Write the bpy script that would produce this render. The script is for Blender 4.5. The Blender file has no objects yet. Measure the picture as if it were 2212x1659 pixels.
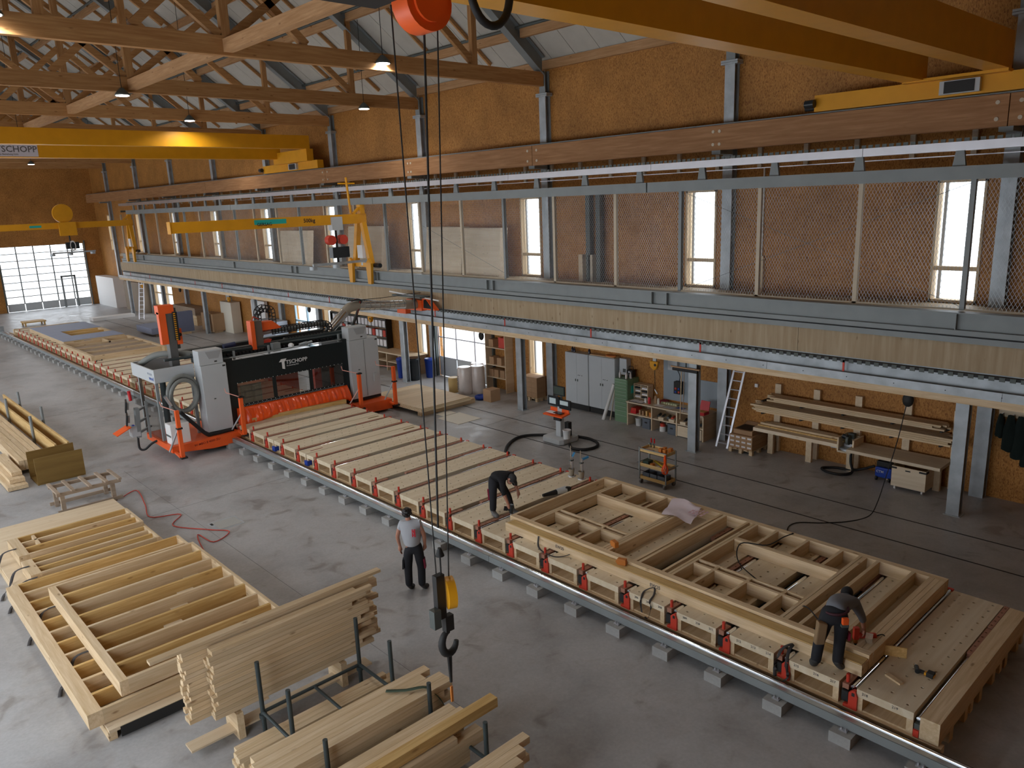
EXPOSURE = 0.12
SKY = 4.2
LEFT_P = 62
LAMP_P = 62
import bpy, math, random
from mathutils import Vector, Matrix
rnd = random.Random(7)
PI = math.pi
sc = bpy.context.scene
COL = bpy.data.collections.new('workshop'); sc.collection.children.link(COL)

# ------------------------------------------------------------------ camera, sky, exposure
def setup_camera():
    yw, pt, rl = 0.828852343, 0.233407899, -0.0391281040
    f = Vector((math.cos(pt)*math.cos(yw), math.cos(pt)*math.sin(yw), -math.sin(pt)))
    rt = Vector((math.sin(yw), -math.cos(yw), 0)); up = rt.cross(f)
    c, s = math.cos(rl), math.sin(rl)
    r2 = rt*c + up*s; u2 = up*c - rt*s
    m = Matrix((( r2.x, u2.x, -f.x, 0), (r2.y, u2.y, -f.y, 0), (r2.z, u2.z, -f.z, 7.4), (0, 0, 0, 1)))
    cd = bpy.data.cameras.new('camera'); cd.sensor_width = 36; cd.sensor_fit = 'HORIZONTAL'
    cd.lens = 1669.378/2212*36; cd.clip_end = 500
    o = bpy.data.objects.new('camera', cd); o.matrix_world = m; COL.objects.link(o); sc.camera = o
setup_camera()
sc.view_settings.view_transform = 'Standard'; sc.view_settings.look = 'None'
sc.view_settings.gamma = 1; sc.view_settings.use_curve_mapping = False
sc.view_settings.exposure = EXPOSURE
sc.cycles.use_denoising = True
sc.cycles.max_bounces = 8; sc.cycles.diffuse_bounces = 4; sc.cycles.glossy_bounces = 3
sc.cycles.transparent_max_bounces = 12; sc.cycles.sample_clamp_indirect = 4
sc.cycles.caustics_reflective = False; sc.cycles.caustics_refractive = False
w = bpy.data.worlds.new('overcast_sky'); sc.world = w; w.use_nodes = True
bg = w.node_tree.nodes['Background']; bg.inputs[0].default_value = (0.86, 0.93, 1.0, 1); bg.inputs[1].default_value = SKY

def area_light(name, loc, rot, sx, sy, power, color=(1, 1, 1), portal=False, spread=PI):
    l = bpy.data.lights.new(name, 'AREA'); l.shape = 'RECTANGLE'; l.size = sx; l.size_y = sy
    l.energy = power; l.color = color; l.spread = spread
    if portal: l.cycles.is_portal = True
    o = bpy.data.objects.new(name, l); o.location = loc; o.rotation_euler = rot; COL.objects.link(o); return o
# area lights added as daylight, one per assumed opening of the unseen left wall
LEFT_OPENINGS = [(3.2+7.13*k, 7.6+7.13*k) for k in range(10)]
for a, b in LEFT_OPENINGS:
    area_light('added_daylight', (-2.25, (a+b)/2, 3.6), (0, -PI/2, 0), 5.2, b-a, LEFT_P, (0.93, 0.97, 1.0))

# ------------------------------------------------------------------ mesh builder
class MB:
    def __init__(s): s.v = []; s.f = []; s.sm = []; s.mi = []; s.m = 0
    def add(s, vs, fs, smooth=False):
        b = len(s.v); s.v += [tuple(v) for v in vs]
        for f in fs: s.f.append(tuple(b+i for i in f)); s.sm.append(smooth); s.mi.append(s.m)
        return s
    def box(s, x0, x1, y0, y1, z0, z1):
        return s.add([(x0,y0,z0),(x1,y0,z0),(x1,y1,z0),(x0,y1,z0),(x0,y0,z1),(x1,y0,z1),(x1,y1,z1),(x0,y1,z1)],
                     [(0,3,2,1),(4,5,6,7),(0,1,5,4),(1,2,6,5),(2,3,7,6),(3,0,4,7)])
    def beam(s, p, q, w, h, up=(0, 0, 1)):
        p, q = Vector(p), Vector(q); d = (q-p).normalized(); u = Vector(up)
        if abs(d.dot(u)) > .99: u = Vector((0, 1, 0))
        sd = d.cross(u).normalized(); u = sd.cross(d)
        a, b = sd*(w/2), u*(h/2)
        vs = [p-a-b, p+a-b, p+a+b, p-a+b, q-a-b, q+a-b, q+a+b, q-a+b]
        return s.add(vs, [(0,1,2,3),(7,6,5,4),(0,4,5,1),(1,5,6,2),(2,6,7,3),(3,7,4,0)])
    def cyl(s, p, q, r, n=12, r2=None, caps=True):
        p, q = Vector(p), Vector(q); r2 = r if r2 is None else r2
        d = (q-p).normalized(); u = Vector((0,0,1)) if abs(d.z) < .9 else Vector((1,0,0))
        a = d.cross(u).normalized(); b = d.cross(a)
        vs = []
        for c, rr in ((p, r), (q, r2)):
            for i in range(n):
                t = 2*PI*i/n; vs.append(c+a*(rr*math.cos(t))+b*(rr*math.sin(t)))
        s.add(vs, [(i, i+n, (i+1)%n+n, (i+1)%n) for i in range(n)], True)
        if caps:
            s.add(vs[:n], [tuple(range(n))]); s.add(vs[n:], [tuple(reversed(range(n)))])
        return s
    def tube(s, pts, r, n=8, closed=False, rs=None):
        P = [Vector(p) for p in pts]; m = len(P); vs = []; prev = None
        for i, p in enumerate(P):
            if closed: d = P[(i+1) % m]-P[i-1]
            else: d = P[min(i+1, m-1)]-P[max(i-1, 0)]
            d.normalize()
            if prev is None:
                u = Vector((0,0,1)) if abs(d.z) < .9 else Vector((1,0,0)); a = d.cross(u).normalized()
            else:
                a = prev-d*prev.dot(d)
                a = a.normalized() if a.length > 1e-6 else d.orthogonal().normalized()
            prev = a; b = d.cross(a); rr = rs[i] if rs else r
            for k in range(n):
                t = 2*PI*k/n; vs.append(p+a*(rr*math.cos(t))+b*(rr*math.sin(t)))
        fs = []
        for i in range(m if closed else m-1):
            j = (i+1) % m
            for k in range(n): fs.append((i*n+k, i*n+(k+1)%n, j*n+(k+1)%n, j*n+k))
        s.add(vs, fs, True)
        if not closed:
            s.add(vs[:n], [tuple(reversed(range(n)))]); s.add(vs[-n:], [tuple(range(n))])
        return s
    def prism(s, poly, axis, a, b):
        # poly: 2-D outline; axis x -> (y,z), y -> (x,z), z -> (x,y)
        def P(u, v, t): return (t,u,v) if axis == 'x' else (u,t,v) if axis == 'y' else (u,v,t)
        n = len(poly)
        vs = [P(u,v,a) for u,v in poly]+[P(u,v,b) for u,v in poly]
        s.add(vs, [tuple(range(n)), tuple(reversed(range(n,2*n)))]+[(i, i+n, (i+1)%n+n, (i+1)%n) for i in range(n)])
        return s
    def lathe(s, prof, c=(0,0,0), n=20, smooth=True):
        vs = []; m = len(prof)
        for r, z in prof:
            for i in range(n):
                t = 2*PI*i/n; vs.append((c[0]+r*math.cos(t), c[1]+r*math.sin(t), c[2]+z))
        fs = [(j*n+i, j*n+(i+1)%n, (j+1)*n+(i+1)%n, (j+1)*n+i) for j in range(m-1) for i in range(n)]
        s.add(vs, fs, smooth)
        s.add(vs[:n], [tuple(reversed(range(n)))]); s.add(vs[-n:], [tuple(range(n))])
        return s
    def ball(s, c, r, n=12, m=8):
        rx, ry, rz = (r, r, r) if not isinstance(r, tuple) else r
        vs = []
        for j in range(m+1):
            th = PI*j/m
            for i in range(n):
                t = 2*PI*i/n
                vs.append((c[0]+rx*math.sin(th)*math.cos(t), c[1]+ry*math.sin(th)*math.sin(t), c[2]-rz*math.cos(th)))
        s.add(vs, [(j*n+i, j*n+(i+1)%n, (j+1)*n+(i+1)%n, (j+1)*n+i) for j in range(m) for i in range(n)], True)
        return s
    def quad(s, a, b, c, d): return s.add([a,b,c,d], [(0,1,2,3)])
    def xf(s, M, start=0):
        s.v = s.v[:start]+[tuple(M @ Vector(v)) for v in s.v[start:]]; return s
    def build(s, name, mat, parent=None, local=False, bevel=0, kind=None, label=None):
        vs = s.v; loc = (0, 0, 0)
        if parent is None:
            if not local:
                xs, ys, zs = zip(*vs); loc = ((min(xs)+max(xs))/2, (min(ys)+max(ys))/2, min(zs))
        elif not local: loc = wloc(parent)
        me = bpy.data.meshes.new(name)
        me.from_pydata([(x-loc[0], y-loc[1], z-loc[2]) for x, y, z in vs], [], s.f)
        me.polygons.foreach_set('use_smooth', s.sm)
        mats = mat if isinstance(mat, (list, tuple)) else [mat]
        for m in mats: me.materials.append(m)
        if len(mats) > 1: me.polygons.foreach_set('material_index', s.mi)
        me.update()
        return link(name, me, parent, loc if parent is None else (0, 0, 0), bevel, kind, label)
def link(name, me, parent=None, loc=(0, 0, 0), bevel=0, kind=None, label=None):
    o = bpy.data.objects.new(name, me); COL.objects.link(o); o.location = loc
    if parent: o.parent = parent
    if bevel:
        b = o.modifiers.new('bevel', 'BEVEL'); b.width = bevel; b.segments = 2; b.limit_method = 'ANGLE'
    if kind: o['kind'] = kind
    if label: o['label'] = label
    return o
def wloc(o):
    v = Vector((0, 0, 0))
    while o: v += o.location; o = o.parent
    return v
def tag(o, label, cat, group=None, kind=None):
    o['label'] = label; o['category'] = cat
    if group: o['group'] = group
    if kind: o['kind'] = kind
    return o
def thing(name, label, cat, loc=(0, 0, 0), rz=0, group=None):
    o = bpy.data.objects.new(name, None); COL.objects.link(o); o.location = loc; o.rotation_euler = (0, 0, rz)
    o.empty_display_size = .1
    return tag(o, label, cat, group)
def bx(name, mat, parent, *b, **k): return MB().box(*b).build(name, mat, parent, **k)
def cy(name, mat, parent, p, q, r, n=12, **k):
    r2 = k.pop('r2', None); return MB().cyl(p, q, r, n, r2).build(name, mat, parent, **k)
def tb(name, mat, parent, pts, r, n=8, **k): return MB().tube(pts, r, n).build(name, mat, parent, **k)
def bm_(name, mat, parent, p, q, w, h, **k):
    return MB().beam(p, q, w, h, k.pop('up', (0, 0, 1))).build(name, mat, parent, **k)
def dup(o, loc, rz=None, label=None, group=None):
    c = o.copy(); COL.objects.link(c); c.location = loc
    if rz is not None: c.rotation_euler = (0, 0, rz)
    if label: c['label'] = label
    if group: c['group'] = group
    for ch in list(o.children):
        d = ch.copy(); COL.objects.link(d); d.parent = c
        for g in list(ch.children):
            e = g.copy(); COL.objects.link(e); e.parent = d
    return c
def structure(o): o['kind'] = 'structure'; return o
def arc(c, r, a0, a1, n, plane='xz', k=0):
    out = []
    for i in range(n+1):
        t = a0+(a1-a0)*i/n; u, v = r*math.cos(t), r*math.sin(t)
        out.append((c[0]+u, c[1], c[2]+v) if plane == 'xz' else (c[0], c[1]+u, c[2]+v) if plane == 'yz' else (c[0]+u, c[1]+v, c[2]))
    return out
def smooth_path(pts, n=6):
    P = [Vector(p) for p in pts]; out = []
    for i in range(len(P)-1):
        a, b, c, d = P[max(i-1, 0)], P[i], P[i+1], P[min(i+2, len(P)-1)]
        for k in range(n):
            t = k/n
            out.append(.5*((2*b)+(c-a)*t+(2*a-5*b+4*c-d)*t*t+(3*b-a-3*c+d)*t**3))
    return out+[P[-1]]
def text(name, body, mat, parent, size, origin, right, up, depth=.004, align='LEFT', shear=0):
    # lettering as a mesh lying in the plane spanned by right/up
    cu = bpy.data.curves.new(name, 'FONT'); cu.body = body; cu.size = size; cu.extrude = depth/2; cu.align_x = align
    cu.resolution_u = 2; cu.shear = shear; cu.offset = size*.012
    t = bpy.data.objects.new('t', cu); COL.objects.link(t)
    dg = bpy.context.evaluated_depsgraph_get(); me = bpy.data.meshes.new_from_object(t.evaluated_get(dg))
    bpy.data.objects.remove(t); bpy.data.curves.remove(cu)
    r, u = Vector(right).normalized(), Vector(up).normalized(); n = r.cross(u)
    M = Matrix(((r.x,u.x,n.x,origin[0]),(r.y,u.y,n.y,origin[1]),(r.z,u.z,n.z,origin[2]),(0,0,0,1)))
    me.transform(M)
    if parent: me.transform(Matrix.Translation(-wloc(parent)))
    me.materials.clear(); me.materials.append(mat)
    return link(name, me, parent)

# ------------------------------------------------------------------ materials
def _mat(name):
    m = bpy.data.materials.new(name); m.use_nodes = True
    nt = m.node_tree; return m, nt, nt.nodes['Principled BSDF']
def plain(name, col, rough=.5, metal=0, var=0, spec=.4, bump=0, bscale=40):
    m, nt, b = _mat(name)
    b.inputs['Base Color'].default_value = (*col, 1); b.inputs['Roughness'].default_value = rough
    b.inputs['Metallic'].default_value = metal; b.inputs['Specular IOR Level'].default_value = spec
    if var or bump:
        tc = nt.nodes.new('ShaderNodeTexCoord'); no = nt.nodes.new('ShaderNodeTexNoise')
        no.inputs['Scale'].default_value = bscale if bump else 3; no.inputs['Detail'].default_value = 5
        nt.links.new(tc.outputs['Object'], no.inputs['Vector'])
        if var:
            no2 = nt.nodes.new('ShaderNodeTexNoise'); no2.inputs['Scale'].default_value = 2.5; no2.inputs['Detail'].default_value = 6
            nt.links.new(tc.outputs['Object'], no2.inputs['Vector'])
            r = nt.nodes.new('ShaderNodeMapRange'); r.inputs[1].default_value = .3; r.inputs[2].default_value = .7
            r.inputs[3].default_value = 1-var; r.inputs[4].default_value = 1+var
            nt.links.new(no2.outputs[0], r.inputs[0])
            mx = nt.nodes.new('ShaderNodeMix'); mx.data_type = 'RGBA'; mx.blend_type = 'MULTIPLY'; mx.inputs[0].default_value = 1
            mx.inputs[6].default_value = (*col, 1); nt.links.new(r.outputs[0], mx.inputs[7])
            nt.links.new(mx.outputs[2], b.inputs['Base Color'])
        if bump:
            bp = nt.nodes.new('ShaderNodeBump'); bp.inputs['Strength'].default_value = bump; bp.inputs['Distance'].default_value = .02
            nt.links.new(no.outputs[0], bp.inputs['Height']); nt.links.new(bp.outputs[0], b.inputs['Normal'])
    return m
def ramp(nt, stops):
    r = nt.nodes.new('ShaderNodeValToRGB'); e = r.color_ramp.elements
    while len(e) > 1: e.remove(e[-1])
    e[0].position = stops[0][0]; e[0].color = (*stops[0][1], 1)
    for p, c in stops[1:]: k = e.new(p); k.color = (*c, 1)
    return r
def wood(name, light, dark, axis='x', knots=.75, grain=1.0, rough=.62, var=.10):
    m, nt, b = _mat(name); L = nt.links.new
    tc = nt.nodes.new('ShaderNodeTexCoord'); oi = nt.nodes.new('ShaderNodeObjectInfo')
    off = nt.nodes.new('ShaderNodeVectorMath'); off.operation = 'ADD'
    mul = nt.nodes.new('ShaderNodeMath'); mul.operation = 'MULTIPLY'; mul.inputs[1].default_value = 37
    L(oi.outputs['Random'], mul.inputs[0]); L(tc.outputs['Object'], off.inputs[0]); L(mul.outputs[0], off.inputs[1])
    mp = nt.nodes.new('ShaderNodeMapping'); s = {'x': (.7, 11, 11), 'y': (11, .7, 11), 'z': (11, 11, .7)}[axis]
    mp.inputs['Scale'].default_value = [k*grain for k in s]; L(off.outputs[0], mp.inputs[0])
    no = nt.nodes.new('ShaderNodeTexNoise'); no.inputs['Scale'].default_value = 1.6; no.inputs['Detail'].default_value = 6
    no.inputs['Roughness'].default_value = .6; no.inputs['Distortion'].default_value = .4; L(mp.outputs[0], no.inputs['Vector'])
    r = ramp(nt, [(.30, dark), (.52, tuple((a+c)/2 for a, c in zip(light, dark))), (.68, light)]); L(no.outputs[0], r.inputs[0])
    # knots: sparse voronoi cells
    mk = nt.nodes.new('ShaderNodeMapping'); mk.inputs['Scale'].default_value = {'x': (1.5,4,4), 'y': (4,1.5,4), 'z': (4,4,1.5)}[axis]
    L(off.outputs[0], mk.inputs[0])
    vo = nt.nodes.new('ShaderNodeTexVoronoi'); vo.inputs['Scale'].default_value = 1.2; L(mk.outputs[0], vo.inputs['Vector'])
    kr = nt.nodes.new('ShaderNodeMapRange'); kr.inputs[1].default_value = .05; kr.inputs[2].default_value = .13
    kr.inputs[3].default_value = knots; kr.inputs[4].default_value = 0; L(vo.outputs['Distance'], kr.inputs[0])
    mx = nt.nodes.new('ShaderNodeMix'); mx.data_type = 'RGBA'; L(kr.outputs[0], mx.inputs[0]); L(r.outputs[0], mx.inputs[6])
    mx.inputs[7].default_value = (dark[0]*.42, dark[1]*.32, dark[2]*.24, 1)
    hv = nt.nodes.new('ShaderNodeHueSaturation'); vr = nt.nodes.new('ShaderNodeMapRange')
    vr.inputs[3].default_value = 1-var; vr.inputs[4].default_value = 1+var
    L(oi.outputs['Random'], vr.inputs[0]); L(vr.outputs[0], hv.inputs['Value']); L(mx.outputs[2], hv.inputs['Color'])
    L(hv.outputs[0], b.inputs['Base Color']); b.inputs['Roughness'].default_value = rough; b.inputs['Specular IOR Level'].default_value = .25
    return m
def osb(name, c1, c2, c3, scale=34):
    m, nt, b = _mat(name); L = nt.links.new
    tc = nt.nodes.new('ShaderNodeTexCoord')
    wn = nt.nodes.new('ShaderNodeTexNoise'); wn.inputs['Scale'].default_value = 5
    L(tc.outputs['Object'], wn.inputs['Vector'])
    ad = nt.nodes.new('ShaderNodeMix'); ad.data_type = 'VECTOR'; ad.inputs[0].default_value = .06
    L(tc.outputs['Object'], ad.inputs[4]); L(wn.outputs['Color'], ad.inputs[5])
    mp = nt.nodes.new('ShaderNodeMapping'); mp.inputs['Scale'].default_value = (1.4, 1.6, .7); L(ad.outputs[1], mp.inputs[0])
    vo = nt.nodes.new('ShaderNodeTexVoronoi'); vo.inputs['Scale'].default_value = scale; L(mp.outputs[0], vo.inputs['Vector'])
    r = ramp(nt, [(0, c3), (.25, c2), (.6, c1), (1, c2)])
    sp = nt.nodes.new('ShaderNodeSeparateColor'); L(vo.outputs['Color'], sp.inputs[0]); L(sp.outputs[0], r.inputs[0])
    big = nt.nodes.new('ShaderNodeTexNoise'); big.inputs['Scale'].default_value = .8; big.inputs['Detail'].default_value = 4; L(tc.outputs['Object'], big.inputs['Vector'])
    mr = nt.nodes.new('ShaderNodeMapRange'); mr.inputs[1].default_value = .3; mr.inputs[2].default_value = .7; mr.inputs[3].default_value = .82; mr.inputs[4].default_value = 1.12
    L(big.outputs[0], mr.inputs[0])
    mx = nt.nodes.new('ShaderNodeMix'); mx.data_type = 'RGBA'; mx.blend_type = 'MULTIPLY'; mx.inputs[0].default_value = 1
    L(r.outputs[0], mx.inputs[6]); L(mr.outputs[0], mx.inputs[7]); L(mx.outputs[2], b.inputs['Base Color'])
    b.inputs['Roughness'].default_value = .6; b.inputs['Specular IOR Level'].default_value = .25
    return m
def concrete(name, base, rough=.42, stain=True):
    m, nt, b = _mat(name); L = nt.links.new
    tc = nt.nodes.new('ShaderNodeTexCoord')
    n1 = nt.nodes.new('ShaderNodeTexNoise'); n1.inputs['Scale'].default_value = .55; n1.inputs['Detail'].default_value = 8; n1.inputs['Roughness'].default_value = .62
    n2 = nt.nodes.new('ShaderNodeTexNoise'); n2.inputs['Scale'].default_value = 1.9; n2.inputs['Detail'].default_value = 9; n2.inputs['Distortion'].default_value = .8
    n3 = nt.nodes.new('ShaderNodeTexNoise'); n3.inputs['Scale'].default_value = 22; n3.inputs['Detail'].default_value = 3
    for n in (n1, n2, n3): L(tc.outputs['Object'], n.inputs['Vector'])
    d = tuple(k*.74 for k in base); l = tuple(min(1, k*1.16) for k in base)
    r1 = ramp(nt, [(.3, d), (.5, base), (.72, l)]); L(n1.outputs[0], r1.inputs[0])
    st = ramp(nt, [(.30, (.60, .56, .52)), (.40, (.92, .90, .88)), (.5, (1, 1, 1))]); L(n2.outputs[0], st.inputs[0])
    fi = ramp(nt, [(.3, (.93, .93, .93)), (.7, (1.05, 1.05, 1.05))]); L(n3.outputs[0], fi.inputs[0])
    a = nt.nodes.new('ShaderNodeMix'); a.data_type = 'RGBA'; a.blend_type = 'MULTIPLY'; a.inputs[0].default_value = .8 if stain else .2
    L(r1.outputs[0], a.inputs[6]); L(st.outputs[0], a.inputs[7])
    c = nt.nodes.new('ShaderNodeMix'); c.data_type = 'RGBA'; c.blend_type = 'MULTIPLY'; c.inputs[0].default_value = 1
    L(a.outputs[2], c.inputs[6]); L(fi.outputs[0], c.inputs[7]); L(c.outputs[2], b.inputs['Base Color'])
    rr = nt.nodes.new('ShaderNodeMapRange'); rr.inputs[1].default_value = .3; rr.inputs[2].default_value = .7
    rr.inputs[3].default_value = rough-.10; rr.inputs[4].default_value = rough+.14; L(n2.outputs[0], rr.inputs[0]); L(rr.outputs[0], b.inputs['Roughness'])
    b.inputs['Specular IOR Level'].default_value = .45
    return m
def glass(name, tint=(1, 1, 1), refl=.07):
    m = bpy.data.materials.new(name); m.use_nodes = True; nt = m.node_tree; nt.nodes.clear()
    o = nt.nodes.new('ShaderNodeOutputMaterial'); t = nt.nodes.new('ShaderNodeBsdfTransparent'); g = nt.nodes.new('ShaderNodeBsdfGlossy')
    x = nt.nodes.new('ShaderNodeMixShader'); t.inputs[0].default_value = (*tint, 1); g.inputs['Roughness'].default_value = .03
    x.inputs[0].default_value = refl; nt.links.new(t.outputs[0], x.inputs[1]); nt.links.new(g.outputs[0], x.inputs[2]); nt.links.new(x.outputs[0], o.inputs[0])
    return m
def emit(name, col, s):
    m, nt, b = _mat(name); b.inputs['Emission Color'].default_value = (*col, 1); b.inputs['Emission Strength'].default_value = s
    b.inputs['Base Color'].default_value = (*col, 1); return m
LT, DK = (.73, .58, .395), (.56, .40, .225)
SPX = wood('spruce_grain_x', LT, DK, 'x'); SPY = wood('spruce_grain_y', LT, DK, 'y'); SPZ = wood('spruce_grain_z', LT, DK, 'z')
YLX = wood('honey_spruce_x', (.72, .50, .22), (.52, .31, .10), 'x', .5); YLY = wood('honey_spruce_y', (.72, .52, .25), (.54, .34, .12), 'y', .5)
TRX = wood('truss_spruce_x', (.52, .29, .12), (.36, .17, .06), 'x', .6); TRY = wood('truss_spruce_y', (.56, .33, .17), (.40, .21, .09), 'y', .6); TRZ = wood('truss_spruce_z', (.50, .28, .12), (.36, .17, .06), 'z', .6)
GLY = wood('glulam_crane_beam', (.43, .225, .105), (.29, .135, .055), 'y', .15, .8, var=.02)
CLT = wood('cross_laminated_panel', (.50, .40, .27), (.38, .28, .17), 'z', .7, .5, var=.02)
PLY = wood('pale_plywood', (.76, .63, .46), (.66, .51, .33), 'x', .35, .5); PLYY = wood('pale_plywood_y', (.74, .63, .48), (.64, .51, .35), 'y', .35, .5)
DECK = wood('deck_plywood', (.78, .68, .52), (.66, .54, .37), 'x', .22, .45, var=.04)
OLDW = wood('weathered_wood', (.42, .33, .25), (.28, .21, .15), 'x', .4); PINK = wood('pinkish_beech', (.42, .22, .15), (.32, .15, .10), 'x', .1)
SHUT = wood('brown_formply', (.27, .17, .05), (.19, .11, .03), 'x', .2, .3)
OSB = osb('osb_board', (.50, .24, .065), (.38, .165, .04), (.25, .10, .025)); OSBD = osb('osb_board_shaded', (.40, .15, .04), (.31, .11, .03), (.22, .075, .02))  # second board: upper wall's shade put into the colour, not applied anywhere
FLOORM = concrete('polished_concrete', (.40, .40, .405)); BLOCKM = concrete('cast_concrete', (.40, .40, .39), .8, False); OUTM = concrete('pale_yard', (.75, .75, .75), .9, False)
GALV = plain('galvanised_steel', (.42, .46, .49), .45, .35, .18); GREY = plain('grey_painted_steel', (.245, .27, .275), .5, .1, .06); DGREY = plain('dark_grey_steel', (.10, .115, .11), .5, .2, .12)
STEEL = plain('bright_sheet_steel', (.56, .59, .62), .3, .85, .1); CHROME = plain('chrome', (.80, .83, .87), .12, 1); ALU = plain('brushed_aluminium', (.62, .62, .66), .35, .8, .05)
YEL = plain('crane_yellow', (.72, .33, .012), .38, 0, .05); ORG = plain('signal_orange', (.88, .125, .022), .42, 0, .05); ORGS = plain('safety_orange_strip', (.92, .10, .012), .16, 0, .04, .6)
RED = plain('brick_red_paint', (.60, .055, .03), .45, 0, .1); REDP = plain('red_plastic', (.55, .02, .025), .4)
LGREY = plain('light_grey_cabinet', (.50, .53, .55), .45, 0, .02); ANTH = plain('anthracite_panel', (.012, .018, .020), .38, .1, .05); BLACK = plain('black_rubber', (.012, .012, .013), .6); DARKPIPE = plain('dark_green_tube', (.05, .065, .068), .5, .3, .1)
WHITE = plain('white_paint', (.80, .80, .80), .5); CREAM = plain('cream_board', (.74, .70, .60), .6); PAPER = plain('paper', (.82, .80, .82), .7)
CARD = plain('cardboard', (.42, .26, .145), .8, 0, .08); BLUE = plain('blue_plastic', (.015, .055, .36), .4); SLATE = plain('slate_blue_board', (.30, .345, .48), .6, 0, .03); SLATED = plain('slate_blue_board_dark', (.16, .18, .27), .6, 0, .03)
GREEN = plain('green_cabinet', (.16, .27, .16), .45); GREY_HOSE = plain('grey_hose', (.20, .21, .20), .55); CRATE = plain('grey_crate_plastic', (.12, .14, .17), .5); CYAN = plain('turquoise', (.02, .42, .36), .5); AMBER = plain('amber_block', (.55, .18, .03), .5)
FOIL = plain('clear_wrap', (.62, .56, .53), .25, 0, .1, .7); KRAFT = plain('kraft_wrap', (.55, .38, .15), .5, 0, .1); ROOFP = plain('pale_roof_panel', (.52, .50, .45), .6, 0, .05); GLASS = glass('window_glass'); PERSPEX = glass('clear_polycarbonate', (.80, .80, .80), .12)
BATT = plain('pale_batten', (.58, .50, .38), .6, 0, .06)
LAMP = emit('lamp_lens', (1, .97, .95), 18); SCREEN = emit('lit_monitor', (.30, .36, .38), .35); SCRDARK = plain('dark_monitor', (.02, .025, .03), .25)
INK = plain('black_ink', (.02, .02, .02), .6); INKG = plain('grey_ink', (.12, .11, .11), .6); WINK = plain('white_print', (.72, .74, .75), .5); RINK = plain('red_print', (.62, .03, .05), .5); BINK = plain('blue_print', (.05, .12, .45), .5)
SKIN = plain('skin', (.46, .22, .15), .5); HAIR = plain('dark_hair', (.012, .009, .008), .45); TSHIRT = plain('grey_tshirt', (.44, .46, .50), .85, 0, .06); SWEAT = plain('grey_sweatshirt', (.165, .175, .20), .9, 0, .08)
PANTS = plain('black_work_trousers', (.017, .018, .023), .85, 0, .25); BLKSHIRT = plain('black_shirt', (.010, .010, .012), .9, 0, .15); SHOE = plain('dark_work_boot', (.045, .045, .045), .7, 0, .2); LEATHER = plain('tan_leather', (.26, .17, .09), .7, 0, .15)
GARM = plain('dark_green_garment', (.006, .014, .012), .9, 0, .2); LIME = plain('pale_green_board', (.42, .55, .42), .6); BOTTLE = plain('dark_bottle', (.03, .03, .05), .2)
# ------------------------------------------------------------------ the hall
COLY = [-1.75, 5.37, 12.40, 19.68, 26.85, 33.9, 41.0, 48.1, 55.2, 62.3, 69.4]
YF = 74.1                                             # inner face of the far gable wall
def weld(o, d=.0005):
    import bmesh
    b = bmesh.new(); b.from_mesh(o.data); bmesh.ops.remove_doubles(b, verts=b.verts, dist=d); b.to_mesh(o.data); b.free(); return o
def wall_with_openings(name, mat, fixed, thick, u0, u1, z0, z1, holes, axis):
    us = sorted({u0, u1, *[h[0] for h in holes], *[h[1] for h in holes]}); zs = sorted({z0, z1, *[h[2] for h in holes], *[h[3] for h in holes]})
    m = MB()
    for i in range(len(us)-1):
        for j in range(len(zs)-1):
            cu, cz = (us[i]+us[i+1])/2, (zs[j]+zs[j+1])/2
            if any(h[0] < cu < h[1] and h[2] < cz < h[3] for h in holes): continue
            if axis == 'y': m.box(fixed, fixed+thick, us[i], us[i+1], zs[j], zs[j+1])
            else: m.box(us[i], us[i+1], fixed, fixed+thick, zs[j], zs[j+1])
    return structure(weld(m.build(name, mat)))
floor = structure(MB().box(-2.5, 20.5, -4, YF+.3, -.2, 0).build('floor', FLOORM)); floor['label'] = 'grey power-floated concrete workshop floor'
for i, x in enumerate((17.5, 16.23)):                 # two dark guide slots let into the floor
    structure(bx('trim_%d' % (i+1), BLACK, None, x-.02, x+.02, -2, 63, -.01, .003))
for i, (a, b, c, d) in enumerate(((-2.3, 9.2, 19.7, 19.706), (16.3, 20, 19.2, 19.206), (6.2, 6.206, 8, 24), (-2.3, 9.2, 33.2, 33.206))):
    structure(bx('trim_%d' % (i+3), plain('joint_filler', (.20, .20, .20), .8), None, a, b, c, d, -.01, .0025))
h = thing('floor_hatch', 'rectangular steel-framed floor hatch flush in the concrete near the air hose', 'hatch', (6.75, 17.75, 0))
bx('frame', GALV, h, 6.33, 7.02, 17.48, 18.1, -.01, .004); bx('cover', plain('hatch_cover', (.42, .42, .40), .7), h, 6.42, 6.98, 17.53, 18.05, -.01, .008)
bx('lifting_slot', BLACK, h, 6.36, 6.5, 17.9, 18.04, -.01, .006)
yd = structure(MB().box(20.5, 120, -60, 200, -.25, -.05).box(-60, 20.5, YF+.3, 200, -.25, -.05).build('yard', OUTM))
tag(yd, 'bright pale yard outside the doors and windows', 'ground')

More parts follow.
